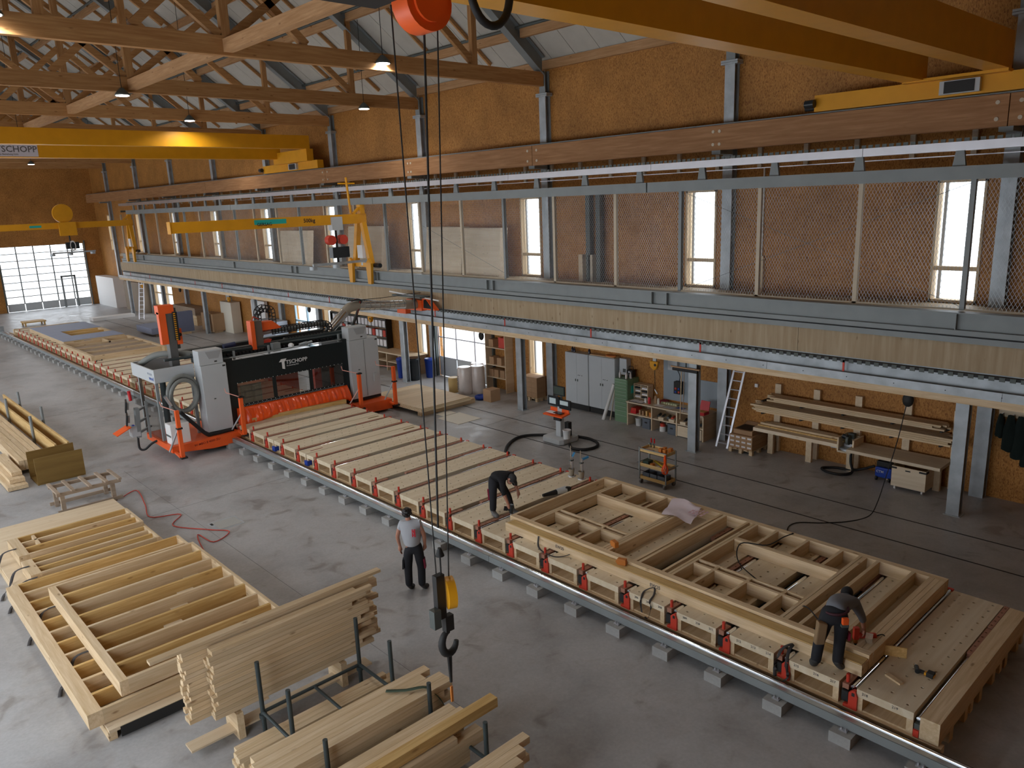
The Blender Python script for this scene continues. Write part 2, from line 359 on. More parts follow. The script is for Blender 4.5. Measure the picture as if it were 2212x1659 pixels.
up_win = [(y+.47, y+1.53, 4.62, 7.47) for y in COLY]
lo_win = [(20.2, 20.97, .83, 2.6), (27.46, 28.2, .81, 2.6), (35.6, 36.4, .8, 2.6), (58.2, 59.75, .65, 2.6), (60.25, 62.0, .65, 2.6)]
doors = [(23.05, 26.7, 0, 2.62), (37.0, 39.7, 0, 2.6)]
wr = wall_with_openings('wall_right', OSB, 20.2, .25, -4, YF+.3, 0, 12.4, up_win+lo_win+doors, 'y'); wr['label'] = 'long right wall sheathed in orange-brown strand board'
FD = (12.55, 18.85, 0, 5.25)                          # sectional door in the far gable
wf = wall_with_openings('wall_far', OSB, YF, .25, -2.5, 20.5, 0, 12.4, [FD], 'x')
gab = structure(MB().prism([(-2.5, 12.4), (20.5, 12.4), (9, 20.6)], 'y', YF, YF+.25).build('wall_far_gable', OSB)); gab.parent = wf; gab.location -= wf.location
structure(wall_with_openings('wall_left', OSB, -2.5, .2, -4, YF+.3, 0, 12.4, [(a, b, 1.0, 6.2) for a, b in LEFT_OPENINGS], 'y'))
structure(bx('wall_near', OSB, None, -2.5, 20.45, -4.2, -4, 0, 12.4))
for a, b, c, d in up_win+lo_win+doors:
    if b > -1: area_light('sky_portal', (20.52, (a+b)/2, (c+d)/2), (0, PI/2, 0), d-c, b-a, 1, portal=True)
area_light('sky_portal', ((FD[0]+FD[1])/2, YF+.32, FD[3]/2), (-PI/2, 0, 0), FD[1]-FD[0], FD[3], 1, portal=True)
BLN = thing
def window(n, y0, y1, z0, z1, mid):
    o = structure(bpy.data.objects.new('window_%d' % n, None)); COL.objects.link(o); o.location = (20.3, (y0+y1)/2, z0)
    m = MB()
    for a, b in ((y0, y0+.06), (y1-.06, y1)): m.box(20.17, 20.45, a, b, z0, z1)
    m.box(20.17, 20.45, y0, y1, z0, z0+.06).box(20.17, 20.45, y0, y1, z1-.06, z1)
    m.build('window_frame', SPZ, o)
    if mid: bx('mullion', SPY, o, 20.22, 20.36, y0, y1, mid-.05, mid+.05)
    bx('sash', plain('grey_sash', (.55, .57, .58), .5), o, 20.33, 20.40, y1-.20, y1-.13, z0, z1)
    bx('pane', GLASS, o, 20.36, 20.37, y0, y1, z0, z1)
n = 1
for a, b, c, d in up_win[1:]: window(n, a, b, c, d, 5.42); n += 1
for a, b, c, d in lo_win: window(n, a, b, c, d, 1.6 if a > 50 else None); n += 1
def sectional_door(n, axis, u0, u1, f, z1, cols, rows, solid, bar, mat):
    o = structure(bpy.data.objects.new('door_%d' % n, None)); COL.objects.link(o)
    o.location = ((u0+u1)/2, f, 0) if axis == 'x' else (f, (u0+u1)/2, 0)
    def B(name, m, a, b, c, d, t0, t1, kind=None):
        bx(name, m, o, *((a, b, f+t0, f+t1, c, d) if axis == 'x' else (f+t0, f+t1, a, b, c, d)), kind=kind)
    zs = [solid+(z1-solid)*i/rows for i in range(rows+1)]; us = [u0+(u1-u0)*i/cols for i in range(cols+1)]
    for z in zs: B('rail', mat, u0, u1, z-bar*.7, z+bar*.7, .02, .07)
    for u in us: B('stile', mat, max(u0, u-bar), min(u1, u+bar), solid, z1, .03, .06)
    for i in range(cols):
        B('bottom_panel', LGREY, us[i]+.03, us[i+1]-.03, .03, solid, .015, .06)
        for j in range(rows): B('pane', GLASS, us[i]+bar, us[i+1]-bar, zs[j]+bar*.6, zs[j+1]-bar*.6, .045, .05)
    for u in (u0-.1, u1+.02): B('guide', DGREY, u, u+.08, 0, z1+.2, -.12, .02)
    return o
sectional_door(1, 'y', 23.05, 26.7, 20.2, 2.62, 3, 2, .85, .035, ALU)
fd = sectional_door(2, 'x', FD[0], FD[1], YF, 5.25, 5, 8, .62, .045, GREY)
for a, b, c, d in ((16.72, 16.86, 0, 2.6), (17.72, 17.86, 0, 2.6), (16.72, 17.86, 2.5, 2.64)): bx('wicket_door_frame', GREY, fd, a, b, YF-.02, YF+.05, c, d)
d3 = structure(bpy.data.objects.new('door_3', None)); COL.objects.link(d3); d3.location = (20.25, 38.35, 0)
for y in (37.0, 38.3, 39.62): bx('door_frame', plain('pale_blue_frame', (.35, .50, .60), .5), d3, 20.2, 20.3, y, y+.1, 0, 2.6)
for z in (0, 1.3, 2.5): bx('door_rail', plain('pale_blue_frame', (.35, .50, .60), .5), d3, 20.2, 20.3, 37.0, 39.7, z, z+.1)
for y in (37.1, 38.4): bx('pane', GLASS, d3, 20.24, 20.25, y, y+1.2, .1, 2.5)

# columns ------------------------------------------------------------
def h_column(name, mat, x0, y, z0, z1, dx, dy, par=None, t=.025):
    return weld(MB().box(x0, x0+t, y-dy/2, y+dy/2, z0, z1).box(x0+t, x0+dx-t, y-t*.5, y+t*.5, z0, z1).box(x0+dx-t, x0+dx, y-dy/2, y+dy/2, z0, z1).build(name, mat, par))
ORD = ['outermost', 'nearest', 'second', 'third', 'fourth', 'fifth', 'sixth', 'seventh', 'eighth', 'ninth', 'tenth']
for k, y in enumerate(COLY):
    t = thing('wall_column', 'grey steel wall column standing against the strand board, %s from the near right corner' % ORD[k], 'column', (20.05, y, 0), group='steel wall columns')
    h_column('shaft', GALV, 19.95, y, 0, 10.82, .25, .31, t); h_column('upper_shaft', GREY, 19.97, y, 10.9, 11.62, .22, .28, t)
    for z in (10.80, 10.86): bx('splice_plate', GALV, t, 19.90, 20.19, y-.26, y+.26, z, z+.05)
    t['label'] = t['label'] if k else 'grey steel wall column beside the near gable wall'
for k, y in enumerate(COLY[1:], 1):
    if y > 63: break
    t = thing('balcony_column', 'grey steel post carrying the gallery edge, %s from the near right corner' % ORD[k], 'column', (18.5, y, 0), group='posts under the gallery')
    h_column('shaft', GALV, 18.42, y+.02, 0, 2.68, .22, .27, t); bx('foot_plate', GALV, t, 18.38, 18.68, y-.16, y+.2, 0, .015)

# gallery --------------------------------------------------------------
g = structure(thing('gallery', 'long gallery of wood panels above the benches along the right wall', 'gallery', (19.3, 30, 2.7)))
bx('deck', CLT, g, 18.5, 20.2, -4, 63.3, 4.42, 4.6); bx('soffit', SPY, g, 18.45, 20.2, -4, 63.3, 2.72, 2.86)
y = 63.3
for i in range(5):
    y0 = 63.3-13.5*i; bx('edge_panel', CLT, g, 18.45, 18.6, max(y0-13.49, -4), y0, 3.38, 4.0)
bx('edge_board', SPY, g, 18.20, 18.45, -4, 63.3, 2.70, 2.86)
ch = thing('extraction_channel', 'galvanised extraction duct channel with rubber comb lip along the gallery edge', 'duct', (18.3, 30, 2.86))
ys = [63.3, 57, 50.5, 44, 37.5, 31, 25.5, 20.2, 15.4, 10.0, 4.6, -1, -4]
for a, b in zip(ys[1:], ys): bx('outer_panel', GALV, ch, 18.20, 18.22, a+.004, b-.004, 2.86, 3.05)
bx('channel_floor', DGREY, ch, 18.22, 18.44, -4, 63, 2.861, 2.875)
bx('back_panel', GALV, ch, 18.43, 18.448, -4, 63, 2.87, 3.38)
bx('rubber_lip', BLACK, ch, 18.30, 18.43, -4, 62.6, 3.30, 3.36)
m = MB()
for i in range(330): m.box(18.285, 18.30, -4+i*.2, -4+i*.2+.11, 3.27, 3.36)
m.build('lip_teeth', DGREY, ch, kind='stuff')
for k in range(-1, 14): bx('red_marker', RED, ch, 18.285, 18.30, 8.03+4.06*k-.025, 8.03+4.06*k+.025, 3.05, 3.33)
m = MB()
for i in range(60): m.cyl((18.19, -2+i*1.1, 2.95), (18.20, -2+i*1.1, 2.95), .012, 6)
m.build('rivets', INK, ch, kind='stuff')
ib = thing('runway_beam', 'dark grey steel runway beam on the gallery edge carrying the yellow arm cranes', 'beam', (18.5, 30, 4.0))
bx('top_flange', GREY, ib, 18.36, 18.62, -4, 62.5, 4.63, 4.66); bx('web', GREY, ib, 18.47, 18.50, -4, 62.5, 4.27, 4.63)
bx('bottom_flange', GREY, ib, 18.34, 18.62, -4, 62.5, 4.17, 4.28); bx('base_beam', GREY, ib, 18.37, 18.60, -4, 62.5, 4.0, 4.13)
bx('packing_strip', BLACK, ib, 18.42, 18.58, -4, 62.5, 4.13, 4.17)
for y in (5.68, 13.32, 13.85, 20.87, 21.2, 28.3, 35.5, 36.0, 42.8, 50.42, 51, 57.8): bx('stiffener', GREY, ib, 18.37, 18.47, y-.01, y+.01, 4.28, 4.63)
# upper guide rail with energy tray
ur = thing('guide_rail', 'grey steel guide rail with bright cable tray running along the mesh fence top', 'rail', (18.6, 30, 7.45))
for a, b in ((-4, 14.1), (14.15, 28.4), (28.45, 42.6), (42.65, 60.5)): bx('rail_beam', GREY, ur, 18.5, 18.7, a, b, 7.46, 7.74, label=None)
for i in range(33):
    y = -.3+2.125*i-.1
    if y > 60: break
    MB().prism([(y-.13, 7.74), (y+.13, 7.74), (y+.08, 8.06), (y-.08, 8.06)], 'x', 18.6, 18.68).build('bracket', GREY, ur)
for i in range(11): bx('tray', ALU, ur, 18.52, 18.80, -4+6*i, 1.99-4+6*i+4, 8.06, 8.24)
m = MB()
for i in range(420): m.box(18.53, 18.55, -4+i*.153, -4+i*.153+.10, 8.24, 8.31)
m.build('tray_comb', DGREY, ur, kind='stuff')
for y in COLY[1:10]: bx('support_arm', DGREY, ur, 18.7, 19.95, y-.05, y+.05, 7.62, 7.74)
bx('conduit', ALU, ur, 19.6, 19.62, 0, 45, 7.98, 8.0)
# mesh fence
mf = thing('mesh_fence', 'diamond wire mesh fence on battens standing along the gallery edge', 'fence', (18.75, 25, 4.66))
m = MB(); H = 2.8; dx = 1.55
for s in (1, -1):
    k = 3.0-dx
    while k < 47:
        a, b = (k, k+dx) if s > 0 else (k+dx, k)
        m.beam((18.75+.004*s, a, 4.66), (18.75+.004*s, b, 4.66+H), .0042, .0042, up=(1, 0, 0)); k += .078
m.build('wire_mesh', GALV, mf, kind='stuff')
for k in range(8):
    y = 5.69+7.42*k; bx('steel_post', GREY, mf, 18.70, 18.82, y-.05, y+.05, 4.66, 7.46)
    for q in (2.38, 4.98): bx('batten_post', BATT, mf, 18.72, 18.82, y+q-.05, y+q+.05, 4.66, 7.46)
bx('bottom_rail', BATT, mf, 18.72, 18.80, 3, 58, 4.66, 4.70)
for (a, c), (b, d) in (((5.75, 4.72), (13.0, 7.4)), ((5.75, 7.4), (13.0, 4.72)), ((20.4, 4.75), (27.9, 7.4))): tb('brace_wire', DGREY, mf, [(18.84, a, c), (18.84, b, d)], .006, 5)
for i in range(46):
    bx('batten', BATT, wr, 20.10, 20.19, .8+1.33*i, .92+1.33*i, 8.0, 8.75)
for i, (y0, y1, zt, lb) in enumerate(((21.45, 23.6, 6.42, 'pale plywood sheets leaning behind the mesh fence, left of the second gallery window'), (23.65, 25.95, 6.46, 'pale plywood sheets leaning behind the mesh fence, right part of the double stack'),
        (29.2, 32.0, 6.5, 'white boards leaning behind the mesh fence below the yellow arm crane'), (35.9, 38.8, 6.3, 'white boards leaning behind the mesh fence at the far gallery end'))):
    MB().add([(19.2,y0,4.61),(19.55,y0,4.61),(19.75,y0,zt),(19.4,y0,zt),(19.2,y1,4.61),(19.55,y1,4.61),(19.75,y1,zt),(19.4,y1,zt)], [(0,1,2,3),(7,6,5,4),(0,4,5,1),(1,5,6,2),(2,6,7,3),(3,7,4,0)]).build('leaning_board_stack', PLYY)
    tag(bpy.context.scene.collection.children[0].objects[-1], lb, 'board')
for i, (y, z0, m_) in enumerate(((17.65, 5.5, DGREY), (17.2, 5.5, DGREY), (18.0, 4.6, PLY), (17.55, 4.6, BATT))):
    tag(bx('stored_profile', m_, None, 19.9, 20.1, y-.09, y+.09, 4.6, 7.5 if z0 > 5 else 5.5), ['dark steel profile standing upright behind the mesh, right of the third column', 'second dark steel profile standing upright behind the mesh', 'pale plank end standing below the dark profiles', 'pale batten end standing below the dark profiles'][i], 'profile')
bx('wall_conduit', WHITE, wr, 20.15, 20.19, 11.35, 11.39, 5.4, 8.0); bx('wall_batten', SPZ, wr, 20.1, 20.19, 11.28, 11.42, 4.6, 5.6)

# crane runway in glulam, roof -----------------------------------------
gb = thing('glulam_crane_beam', 'reddish-brown laminated crane beam spanning along the upper right wall', 'beam', (19.48, 30, 8.52))
for a, b in ((-4, 5.34), (5.36, 19.63), (19.65, 33.56), (33.58, 47.8), (47.82, 62), (62.02, 73)): bx('beam_section', GLY, gb, 19.35, 19.6, a, b, 8.52, 9.18)
bx('crane_rail', GREY, gb, 19.44, 19.52, -4, 73, 9.18, 9.225)
for y in (5.35, 19.64, 33.57, 12.4, 26.8):
    for q in ((-.22, .22) if y != 12.4 and y != 26.8 else (-.1, .1)):
        for z in (8.68, 9.02): cy('bolt_head', BATT, gb, (19.335, y+q, z), (19.35, y+q, z), .045, 8)
for y in COLY: bx('corbel', GREY, gb, 19.35, 19.95, y-.14, y+.14, 8.42, 8.52)
SL = .75
def roof_z(x): return 11.95+SL*((20.2-x) if x > 8.92 else (20.2-(17.84-x)))
ceil = structure(bpy.data.objects.new('ceiling', None)); COL.objects.link(ceil); ceil.location = (8.92, 35, 12)
for i in range(74):
    y0, y1 = -4+1.062*i, -4+1.062*(i+1)-.018
    for xa, xb in ((20.45, 8.92), (8.92, -2.6)):
        za, zb = roof_z(xa), roof_z(xb); MB().add([(xa,y0,za),(xb,y0,zb),(xb,y1,zb),(xa,y1,za),(xa,y0,za+.12),(xb,y0,zb+.12),(xb,y1,zb+.12),(xa,y1,za+.12)], [(0,1,2,3),(7,6,5,4),(0,4,5,1),(1,5,6,2),(2,6,7,3),(3,7,4,0)]).build('roof_panel', ROOFP, ceil)
for xa, xb in ((20.6, 8.92), (8.92, -2.7)):
    za, zb = roof_z(xa)+.13, roof_z(xb)+.13
    MB().add([(xa,-4.3,za),(xb,-4.3,zb),(xb,YF+.4,zb),(xa,YF+.4,za),(xa,-4.3,za+.1),(xb,-4.3,zb+.1),(xb,YF+.4,zb+.1),(xa,YF+.4,za+.1)], [(0,1,2,3),(7,6,5,4),(0,4,5,1),(1,5,6,2),(2,6,7,3),(3,7,4,0)]).build('roof_membrane', DGREY, ceil)
MB().prism([(-2.5, 12.4), (20.5, 12.4), (9, 20.6)], 'y', -4.2, -4).build('near_gable', OSB, ceil)
for i, x in enumerate((18.95, 16.9, 14.95, 13.0, 11.0, 8.92, 6.84, 4.84, 2.9, .94)):
    z = roof_z(x)-.02
    t = thing('purlin', 'long timber purlin under the roof panels, %s' % ('at the ridge' if i == 5 else '%s %s' % (ORD[i+1].replace('nearest', 'first'), 'up from the right eaves') if i < 5 else '%s down the left slope' % ORD[i-4].replace('nearest', 'first')), 'purlin', (x, 30, z-.3), group='roof purlins')
    for k in range(len(COLY)-1):
        bx('timber', TRY, t, x-.07, x+.07, COLY[k]+.12, COLY[k+1]-.12, z-.32, z-.04)
    if i in (0, 1, 3): cy('pipe', DGREY, t, (x-.16, -2, z-.02), (x-.16, 70, z-.02), .05, 8)
structure(bx('trim_7', TRY, None, 20.08, 20.2, -4, YF, 11.68, 11.97))
for k, y in enumerate(COLY[1:], 1):
    t = thing('roof_rafter', 'dark grey steel rafter rising to the ridge, %s from the near end' % ORD[k], 'rafter', (8.92, y, 11.5), group='steel roof rafters')
    for sgn, side in ((1, 'right'), (-1, 'left')):
        def X(x): return 8.92+sgn*x
        zt = lambda x: roof_z(X(x))-.03
        for nm, o0, o1, wd in (('lower_flange', -.62, -.58, .30), ('web', -.58, -.06, .05), ('upper_flange', -.06, -.02, .30)):
            MB().prism([(X(0), zt(0)+o0), (X(11.05), zt(11.05)+o0), (X(11.05), zt(11.05)+o1), (X(0), zt(0)+o1)], 'y', y-wd/2, y+wd/2).build(nm, GREY, t)
for k, y in enumerate(COLY[3:], 3):
    t = thing('roof_truss', 'reddish timber roof truss with king post and diagonals, %s from the near end' % ORD[k-2], 'truss', (8.92, y, 11.1), group='timber roof trusses')
    bx('bottom_chord', TRX, t, -2.3, 19.95, y-.10, y+.10, 11.13, 11.58)
    bx('king_post', TRZ, t, 8.81, 9.03, y-.09, y+.09, 11.58, 19.5)
    for s in (1, -1):
        X = lambda q: 8.92+s*q
        for q in (8.02, -0 or 4.05):
            if q == 8.02 or s < 0: bx('post', TRZ, t, X(q)-.1, X(q)+.1, y-.08, y+.08, 11.58, roof_z(X(q))-.2)
        for (xa, za), (xb, zb) in (((X(.15), 11.6), (X(3.9), 14.6)), ((X(8.0), 11.62), (X(4.1), 14.75)), ((X(2.2), 11.6), (X(.1), 13.5)), ((X(3.9), 14.8), (X(.2), 17.6))):
            bm_('diagonal', TRX, t, (xa, y, za), (xb, y, zb), .14, .2)
    if k+1 < len(COLY): bx('ridge_strut', TRY, t, 8.80, 9.04, y+.1, COLY[k+1]-.1, 11.2, 11.5)
    if k == 3: bx('ridge_strut', TRY, t, 8.80, 9.04, 12.5, y-.1, 11.2, 11.5)
    for x in (13.0,):
        bm_('rafter_batten', TRX, t, (19.8, y+2.4, roof_z(19.8)-.1), (9, y+2.4, roof_z(9)-.1), .08, .12); bm_('rafter_batten', TRX, t, (19.8, y+4.8, roof_z(19.8)-.1), (9, y+4.8, roof_z(9)-.1), .08, .12)
# lamps
def lamp(x, y, z, label, i):
    t = thing('high_bay_lamp', label, 'lamp', (x, y, z), group='high bay lamps')
    MB().lathe([(.05, .22), (.09, .18), (.20, .06), (.23, .0), (.21, 0)], (x, y, z), 16).build('housing', DGREY, t)
    MB().lathe([(.19, -.015), (.19, .0)], (x, y, z), 16).build('lens', LAMP, t)
    tb('cable', BLACK, t, [(x, y, z+.2), (x, y, min(roof_z(x)-.05, z+6))], .01, 5)
    l = bpy.data.lights.new('lamp_light', 'AREA'); l.shape = 'DISK'; l.size = .36; l.energy = LAMP_P; l.color = (1, .96, .90); l.spread = R120
    o = bpy.data.objects.new('lamp_light', l); COL.objects.link(o); o.location = (0, 0, -.04); o.parent = t
R120 = math.radians(150)
LAMPS = [(8.55, 26.6, 11.0, 'lit high bay lamp below the second truss at its king post'), (8.5, 40.6, 10.95, 'lit high bay lamp below the fourth truss at its king post'), (13.4, 19.5, 11.3, 'lit high bay lamp in front of the nearest truss, beside the hoist ropes'),
         (17.2, 26.5, 11.0, 'lit high bay lamp low over the second truss near the right wall'), (13.3, 33.6, 11.1, 'lit high bay lamp on the third truss between king post and wall'), (17.2, 41.8, 11.0, 'lit high bay lamp over the far yellow bridge crane'), (3.9, 19.2, 11.4, 'lit high bay lamp at the left picture edge on the nearest truss'),
         (3.9, 33.5, 11.0, 'high bay lamp left of the third truss'), (8.5, 12.2, 11.0, 'high bay lamp above the near middle bay'), (13.4, 47.9, 11.0, 'high bay lamp above the far right bay'), (8.5, 55, 11.0, 'high bay lamp above the far middle bay'), (13.4, 62, 11.0, 'high bay lamp before the far gable')]
for i, a in enumerate(LAMPS): lamp(*a, i)
# ------------------------------------------------------------------ the long framing table
TZ = .62; TX0, TX1 = 9.77, 13.56
tabl = thing('framing_table', 'long low framing table of pale perforated plywood decks with red clamp ends', 'table', (11.6, 30, 0))
def drilled_slab(x0, x1, y0, y1, z0, z1, cols, pitch, r, depth=.06):
    # a slab whose top has real drilled holes laid out in staggered columns
    m = MB(); m.m = 0
    cw = (y1-y0)/cols
    for c in range(cols):
        ya, yb = y0+cw*c, y0+cw*(c+1); yc = (ya+yb)/2
        xs = x0+(pitch*.5 if c % 2 else 0); edges = [x0]+([xs] if xs > x0+.01 else [])
        while edges[-1]+pitch < x1-.02: edges.append(edges[-1]+pitch)
        edges.append(x1)
        for i in range(len(edges)-1):
            a, b = edges[i], edges[i+1]; xc = (a+b)/2
            if b-a < pitch*.7:
                m.quad((a,ya,z1),(b,ya,z1),(b,yb,z1),(a,yb,z1)); continue
            outer = [(b,yc),(b,yb),(xc,yb),(a,yb),(a,yc),(a,ya),(xc,ya),(b,ya)]
            ring = [(xc+r*math.cos(PI/4*k), yc+r*math.sin(PI/4*k)) for k in range(8)]
            base = len(m.v)
            m.v += [(u, v, z1) for u, v in outer]+[(u, v, z1) for u, v in ring]+[(u, v, z1-depth) for u, v in ring]
            for k in range(8):
                k2 = (k+1) % 8
                for f in ((base+k, base+k2, base+8+k2, base+8+k), (base+8+k, base+8+k2, base+16+k2, base+16+k)): m.f.append(f); m.sm.append(False); m.mi.append(0)
            m.f.append(tuple(base+16+k for k in range(8))); m.sm.append(False); m.mi.append(1)
    for q in (((x0,y0),(x1,y0)), ((x1,y0),(x1,y1)), ((x1,y1),(x0,y1)), ((x0,y1),(x0,y0))):
        (a, b), (c, d) = q; m.quad((a,b,z0),(c,d,z0),(c,d,z1),(a,b,z1))
    m.quad((x0,y0,z0),(x0,y1,z0),(x1,y1,z0),(x1,y0,z0))
    return m
HOLE = plain('hole_dark', (.10, .06, .03), .9)
def deck(y0, y1, proto=[None], plainy=False):
    w_ = y1-y0; key = (round(w_, 2), plainy)
    d = proto[0] = proto[0] or {}
    o = bpy.data.objects.new('deck_box', None); COL.objects.link(o); o.parent = tabl; o.location = Vector((0, y0, 0))-tabl.location
    if key not in d:
        L = []
        if plainy: L.append(('top_panel', MB().box(TX0, TX1, 0, w_, .51, TZ), [DECK]))
        else: L.append(('top_panel', drilled_slab(TX0, TX1, 0, w_, .505, TZ, 3, .255, .021), [DECK, HOLE]))
        for a in (0, w_-.085): L.append(('side_board', MB().box(TX0+.005, TX1, a, a+.085, .29, .505), [SPX]))
        L.append(('bottom_board', MB().box(TX0+.02, TX1, .085, w_-.085, .29, .315), [SPX]))
        L.append(('inner_panel', MB().box(TX0+.32, TX1, .085, w_-.085, .315, .505), [YLX]))
        d[key] = []
        for nm, m, mats in L:
            me = bpy.data.meshes.new(nm); me.from_pydata(m.v, [], m.f)
            for q in mats: me.materials.append(q)
            if len(mats) > 1: me.polygons.foreach_set('material_index', m.mi)
            me.update(); d[key].append((nm, me))
    for nm, me in d[key]: link(nm, me, o)
    return o
ys_deck = [k for k in range(3, 57) if k not in (19, 21)]
for k in ys_deck: deck(k+.07, k+.82)
for k in (19, 21):
    for a, b in ((.0, .40), (.44, .84)): deck(k+a, k+b, plainy=True)
bx('deck_end_beam', SPX, tabl, TX0-.02, TX1, 2.74, 2.98, .30, TZ)
bx('deck_end_beam', SPX, tabl, TX0, TX1, 57.1, 57.4, .30, TZ)
for k in range(7): bx('ground_sill', SPY, tabl, 9.735, 9.86, 2.70+8*k, 2.70+8*k+7.985, .175, .288)
for x in (11.1, 12.4, 13.5):
    bx('ground_sill', SPY, tabl, x-.06, x+.06, 2.75, 57.4, .10, .288)
for x in (10.4, 11.0, 11.6, 12.2, 12.8, 13.4): bx('leg_block', SPZ, tabl, x-.07, x+.07, 2.78, 2.95, .0, .30); 
for k in range(3, 57, 2):
    for x in (11.1, 12.4, 13.5): bx('leg_block', SPZ, tabl, x-.06, x+.06, k+.3, k+.5, 0, .10)
# clamp slots between decks: brown slotted channel, chrome roller, drilled pink strips, red end bracket, peg
def strip(y0, y1, xa, xb, z0, z1):
    m = drilled_slab(xa, xb, y0, y1, z0, z1, 1, .17, .018, .03); return m
slot_mesh = {}
def slot(y0, kind, peg_l=True, peg_r=True):
    # y0 = near edge of the gap (0.25 m wide)
    p = tabl; o0 = Vector((0, y0, 0))-tabl.location
    def put(nm, key, mk, mats):
        if key not in slot_mesh:
            m = mk(); me = bpy.data.meshes.new(nm); me.from_pydata(m.v, [], m.f); me.polygons.foreach_set('use_smooth', m.sm)
            for q in mats: me.materials.append(q)
            if len(mats) > 1: me.polygons.foreach_set('material_index', m.mi)
            me.update(); slot_mesh[key] = me
        o = link(nm, slot_mesh[key], p); o.location = o0; return o
    put('channel', 'ch', lambda: MB().prism([(.02,.32),(.23,.32),(.23,.50),(.215,.50),(.215,.335),(.035,.335),(.035,.50),(.02,.50)], 'x', TX0+.06, TX1), [DGREY])
    put('roller', 'ro', lambda: MB().cyl((TX0+.07, .07, .56), (TX1+.05, .07, .56), .047, 14), [CHROME])
    S = {0: ((TX0+.03, TX0+1.15), (TX1-1.15, TX1)), 1: ((TX0+.03, TX0+.25), (TX1-.9, TX1)), 2: ((TX0+.03, TX0+1.5),), 3: ((TX0+.03, TX0+.45), (TX0+1.0, TX1-.9), (TX1-.85, TX1))}[kind]
    for a, b in S: put('drilled_strip', ('s', round(a, 2), round(b, 2)), lambda: strip(.125, .215, a, b, .53, .61), [PINK, HOLE])
    put('clamp_bracket', 'br', lambda: MB().prism([(-.02,.27),(.17,.27),(.17,.33),(.10,.34),(.10,.53),(.04,.585),(.01,.585),(-.02,.50)], 'x', TX0-.03, TX0+.03), [RED])
    put('bracket_slot', 'bs', lambda: MB().box(TX0-.036, TX0-.028, .015, .055, .50, .55), [INK])
    put('channel_mouth', 'cm', lambda: MB().box(TX0-.01, TX0+.02, .115, .205, .37, .52), [INK])
    if peg_l: put('peg', 'pl', lambda: MB().cyl((TX0+.10, .17, .61), (TX0+.10, .17, .73), .026, 10), [RED])
    if peg_r: put('peg', 'pr', lambda: MB().cyl((TX1-.09, .17, .61), (TX1-.09, .17, .71), .026, 10), [RED])
    put('end_cap', 'ec', lambda: MB().box(TX1+.03, TX1+.09, .02, .12, .52, .61), [RED])
for k in range(3, 56):
    if k in (18, 19, 20, 21): continue
    slot(k+.82, {3: 2, 4: 1, 5: 1, 6: 3, 7: 1}.get(k, 0 if k % 3 else 3), k not in (3,) or True, k > 10)
for y in (18.80, 19.84, 20.80, 21.84): slot(y, 0)
# the narrow slot before the end beam: roller and long strip
m = strip(2.985, 3.055, 11.75, 12.66, .53, .612); m.build('drilled_strip', [PINK, HOLE], tabl)
strip(2.985, 3.055, 12.70, TX1, .54, .622).build('drilled_strip', [PINK, HOLE], tabl)
cy('roller', CHROME, tabl, (TX0+.05, 3.02, .53), (11.7, 3.02, .53), .03, 12)
bx('clamp_bracket', RED, tabl, TX0-.03, TX0+.01, 2.985, 3.055, .30, .40); bx('channel', DGREY, tabl, TX0, TX1, 2.985, 3.055, .30, .48)
for k in (19, 21):
    bx('drive_motor', BLUE, tabl, 9.72, 9.86, k+.28, k+.46, .30, .44); bx('deck_recess', SHUT, tabl, 13.0, 13.4, k+.18, k+.26, .60, .6215); bx('deck_recess', PINK, tabl, 10.0, 10.4, k+.55, k+.62, .60, .6215)
for i, y in enumerate((3.35, 3.75, 4.2, 4.45, 4.75, 5.2, 5.45, 5.7, 6.2, 6.45, 6.7, 7.2, 7.45, 7.7)): # stamped numbers on the front edge
    text('stamped_number', str(219-i if i > 1 else 219-i), INKG, tabl, .055, (TX0-.004, y, .56), (0, -1, 0), (0, 0, 1), .002)
# front rail on concrete blocks ---------------------------------------
rail = thing('machine_rail', 'grey steel machine rail on concrete blocks along the front of the framing table', 'rail', (9.5, 30, 0))
blk = MB().box(9.27, 9.72, -.15, .15, 0, .165); me = bpy.data.meshes.new('concrete_block'); me.from_pydata(blk.v, [], blk.f); me.materials.append(BLOCKM)
plt = MB().box(9.36, 9.50, -.055, .055, .165, .185).cyl((9.39, -.03, .185), (9.39, -.03, .215), .012, 6).cyl((9.39, .03, .185), (9.39, .03, .215), .012, 6)
weld_me = bpy.data.meshes.new('clamp_plate'); weld_me.from_pydata(plt.v, [], plt.f); weld_me.materials.append(ALU)
for k in range(59):
    y = 1.82+.995*k
    for nm, q in (('concrete_block', me), ('clamp_plate', weld_me)):
        o = link(nm, q, rail); o.location = Vector((0, y, 0))-rail.location
for a in range(5):
    bx("rail_beam", GREY, rail, 9.42, 9.60, -1+12.2*a, -1+12.2*a+12.19, .187, .315)
    MB().tube([(9.56, -1+12.2*a, .325), (9.56, -1+12.2*a+12.19, .325)], .026, 10).build("rail_head", CHROME, rail)
    bx("rail_foot", STEEL, rail, 9.44, 9.60, -1+12.2*a, -1+12.2*a+12.19, .315, .319)
    bx("rail_cover", plain("brown_grey_cover", (.13, .11, .10), .35, .4), rail, 9.605, 9.73, -1+12.2*a, -1+12.2*a+12.19, .23, .245)
tag(bx('rail_buffer', GALV, None, 9.4, 9.7, 59.9, 60.1, 0, .6), 'small grey steel buffer at the far end of the machine rail', 'buffer')

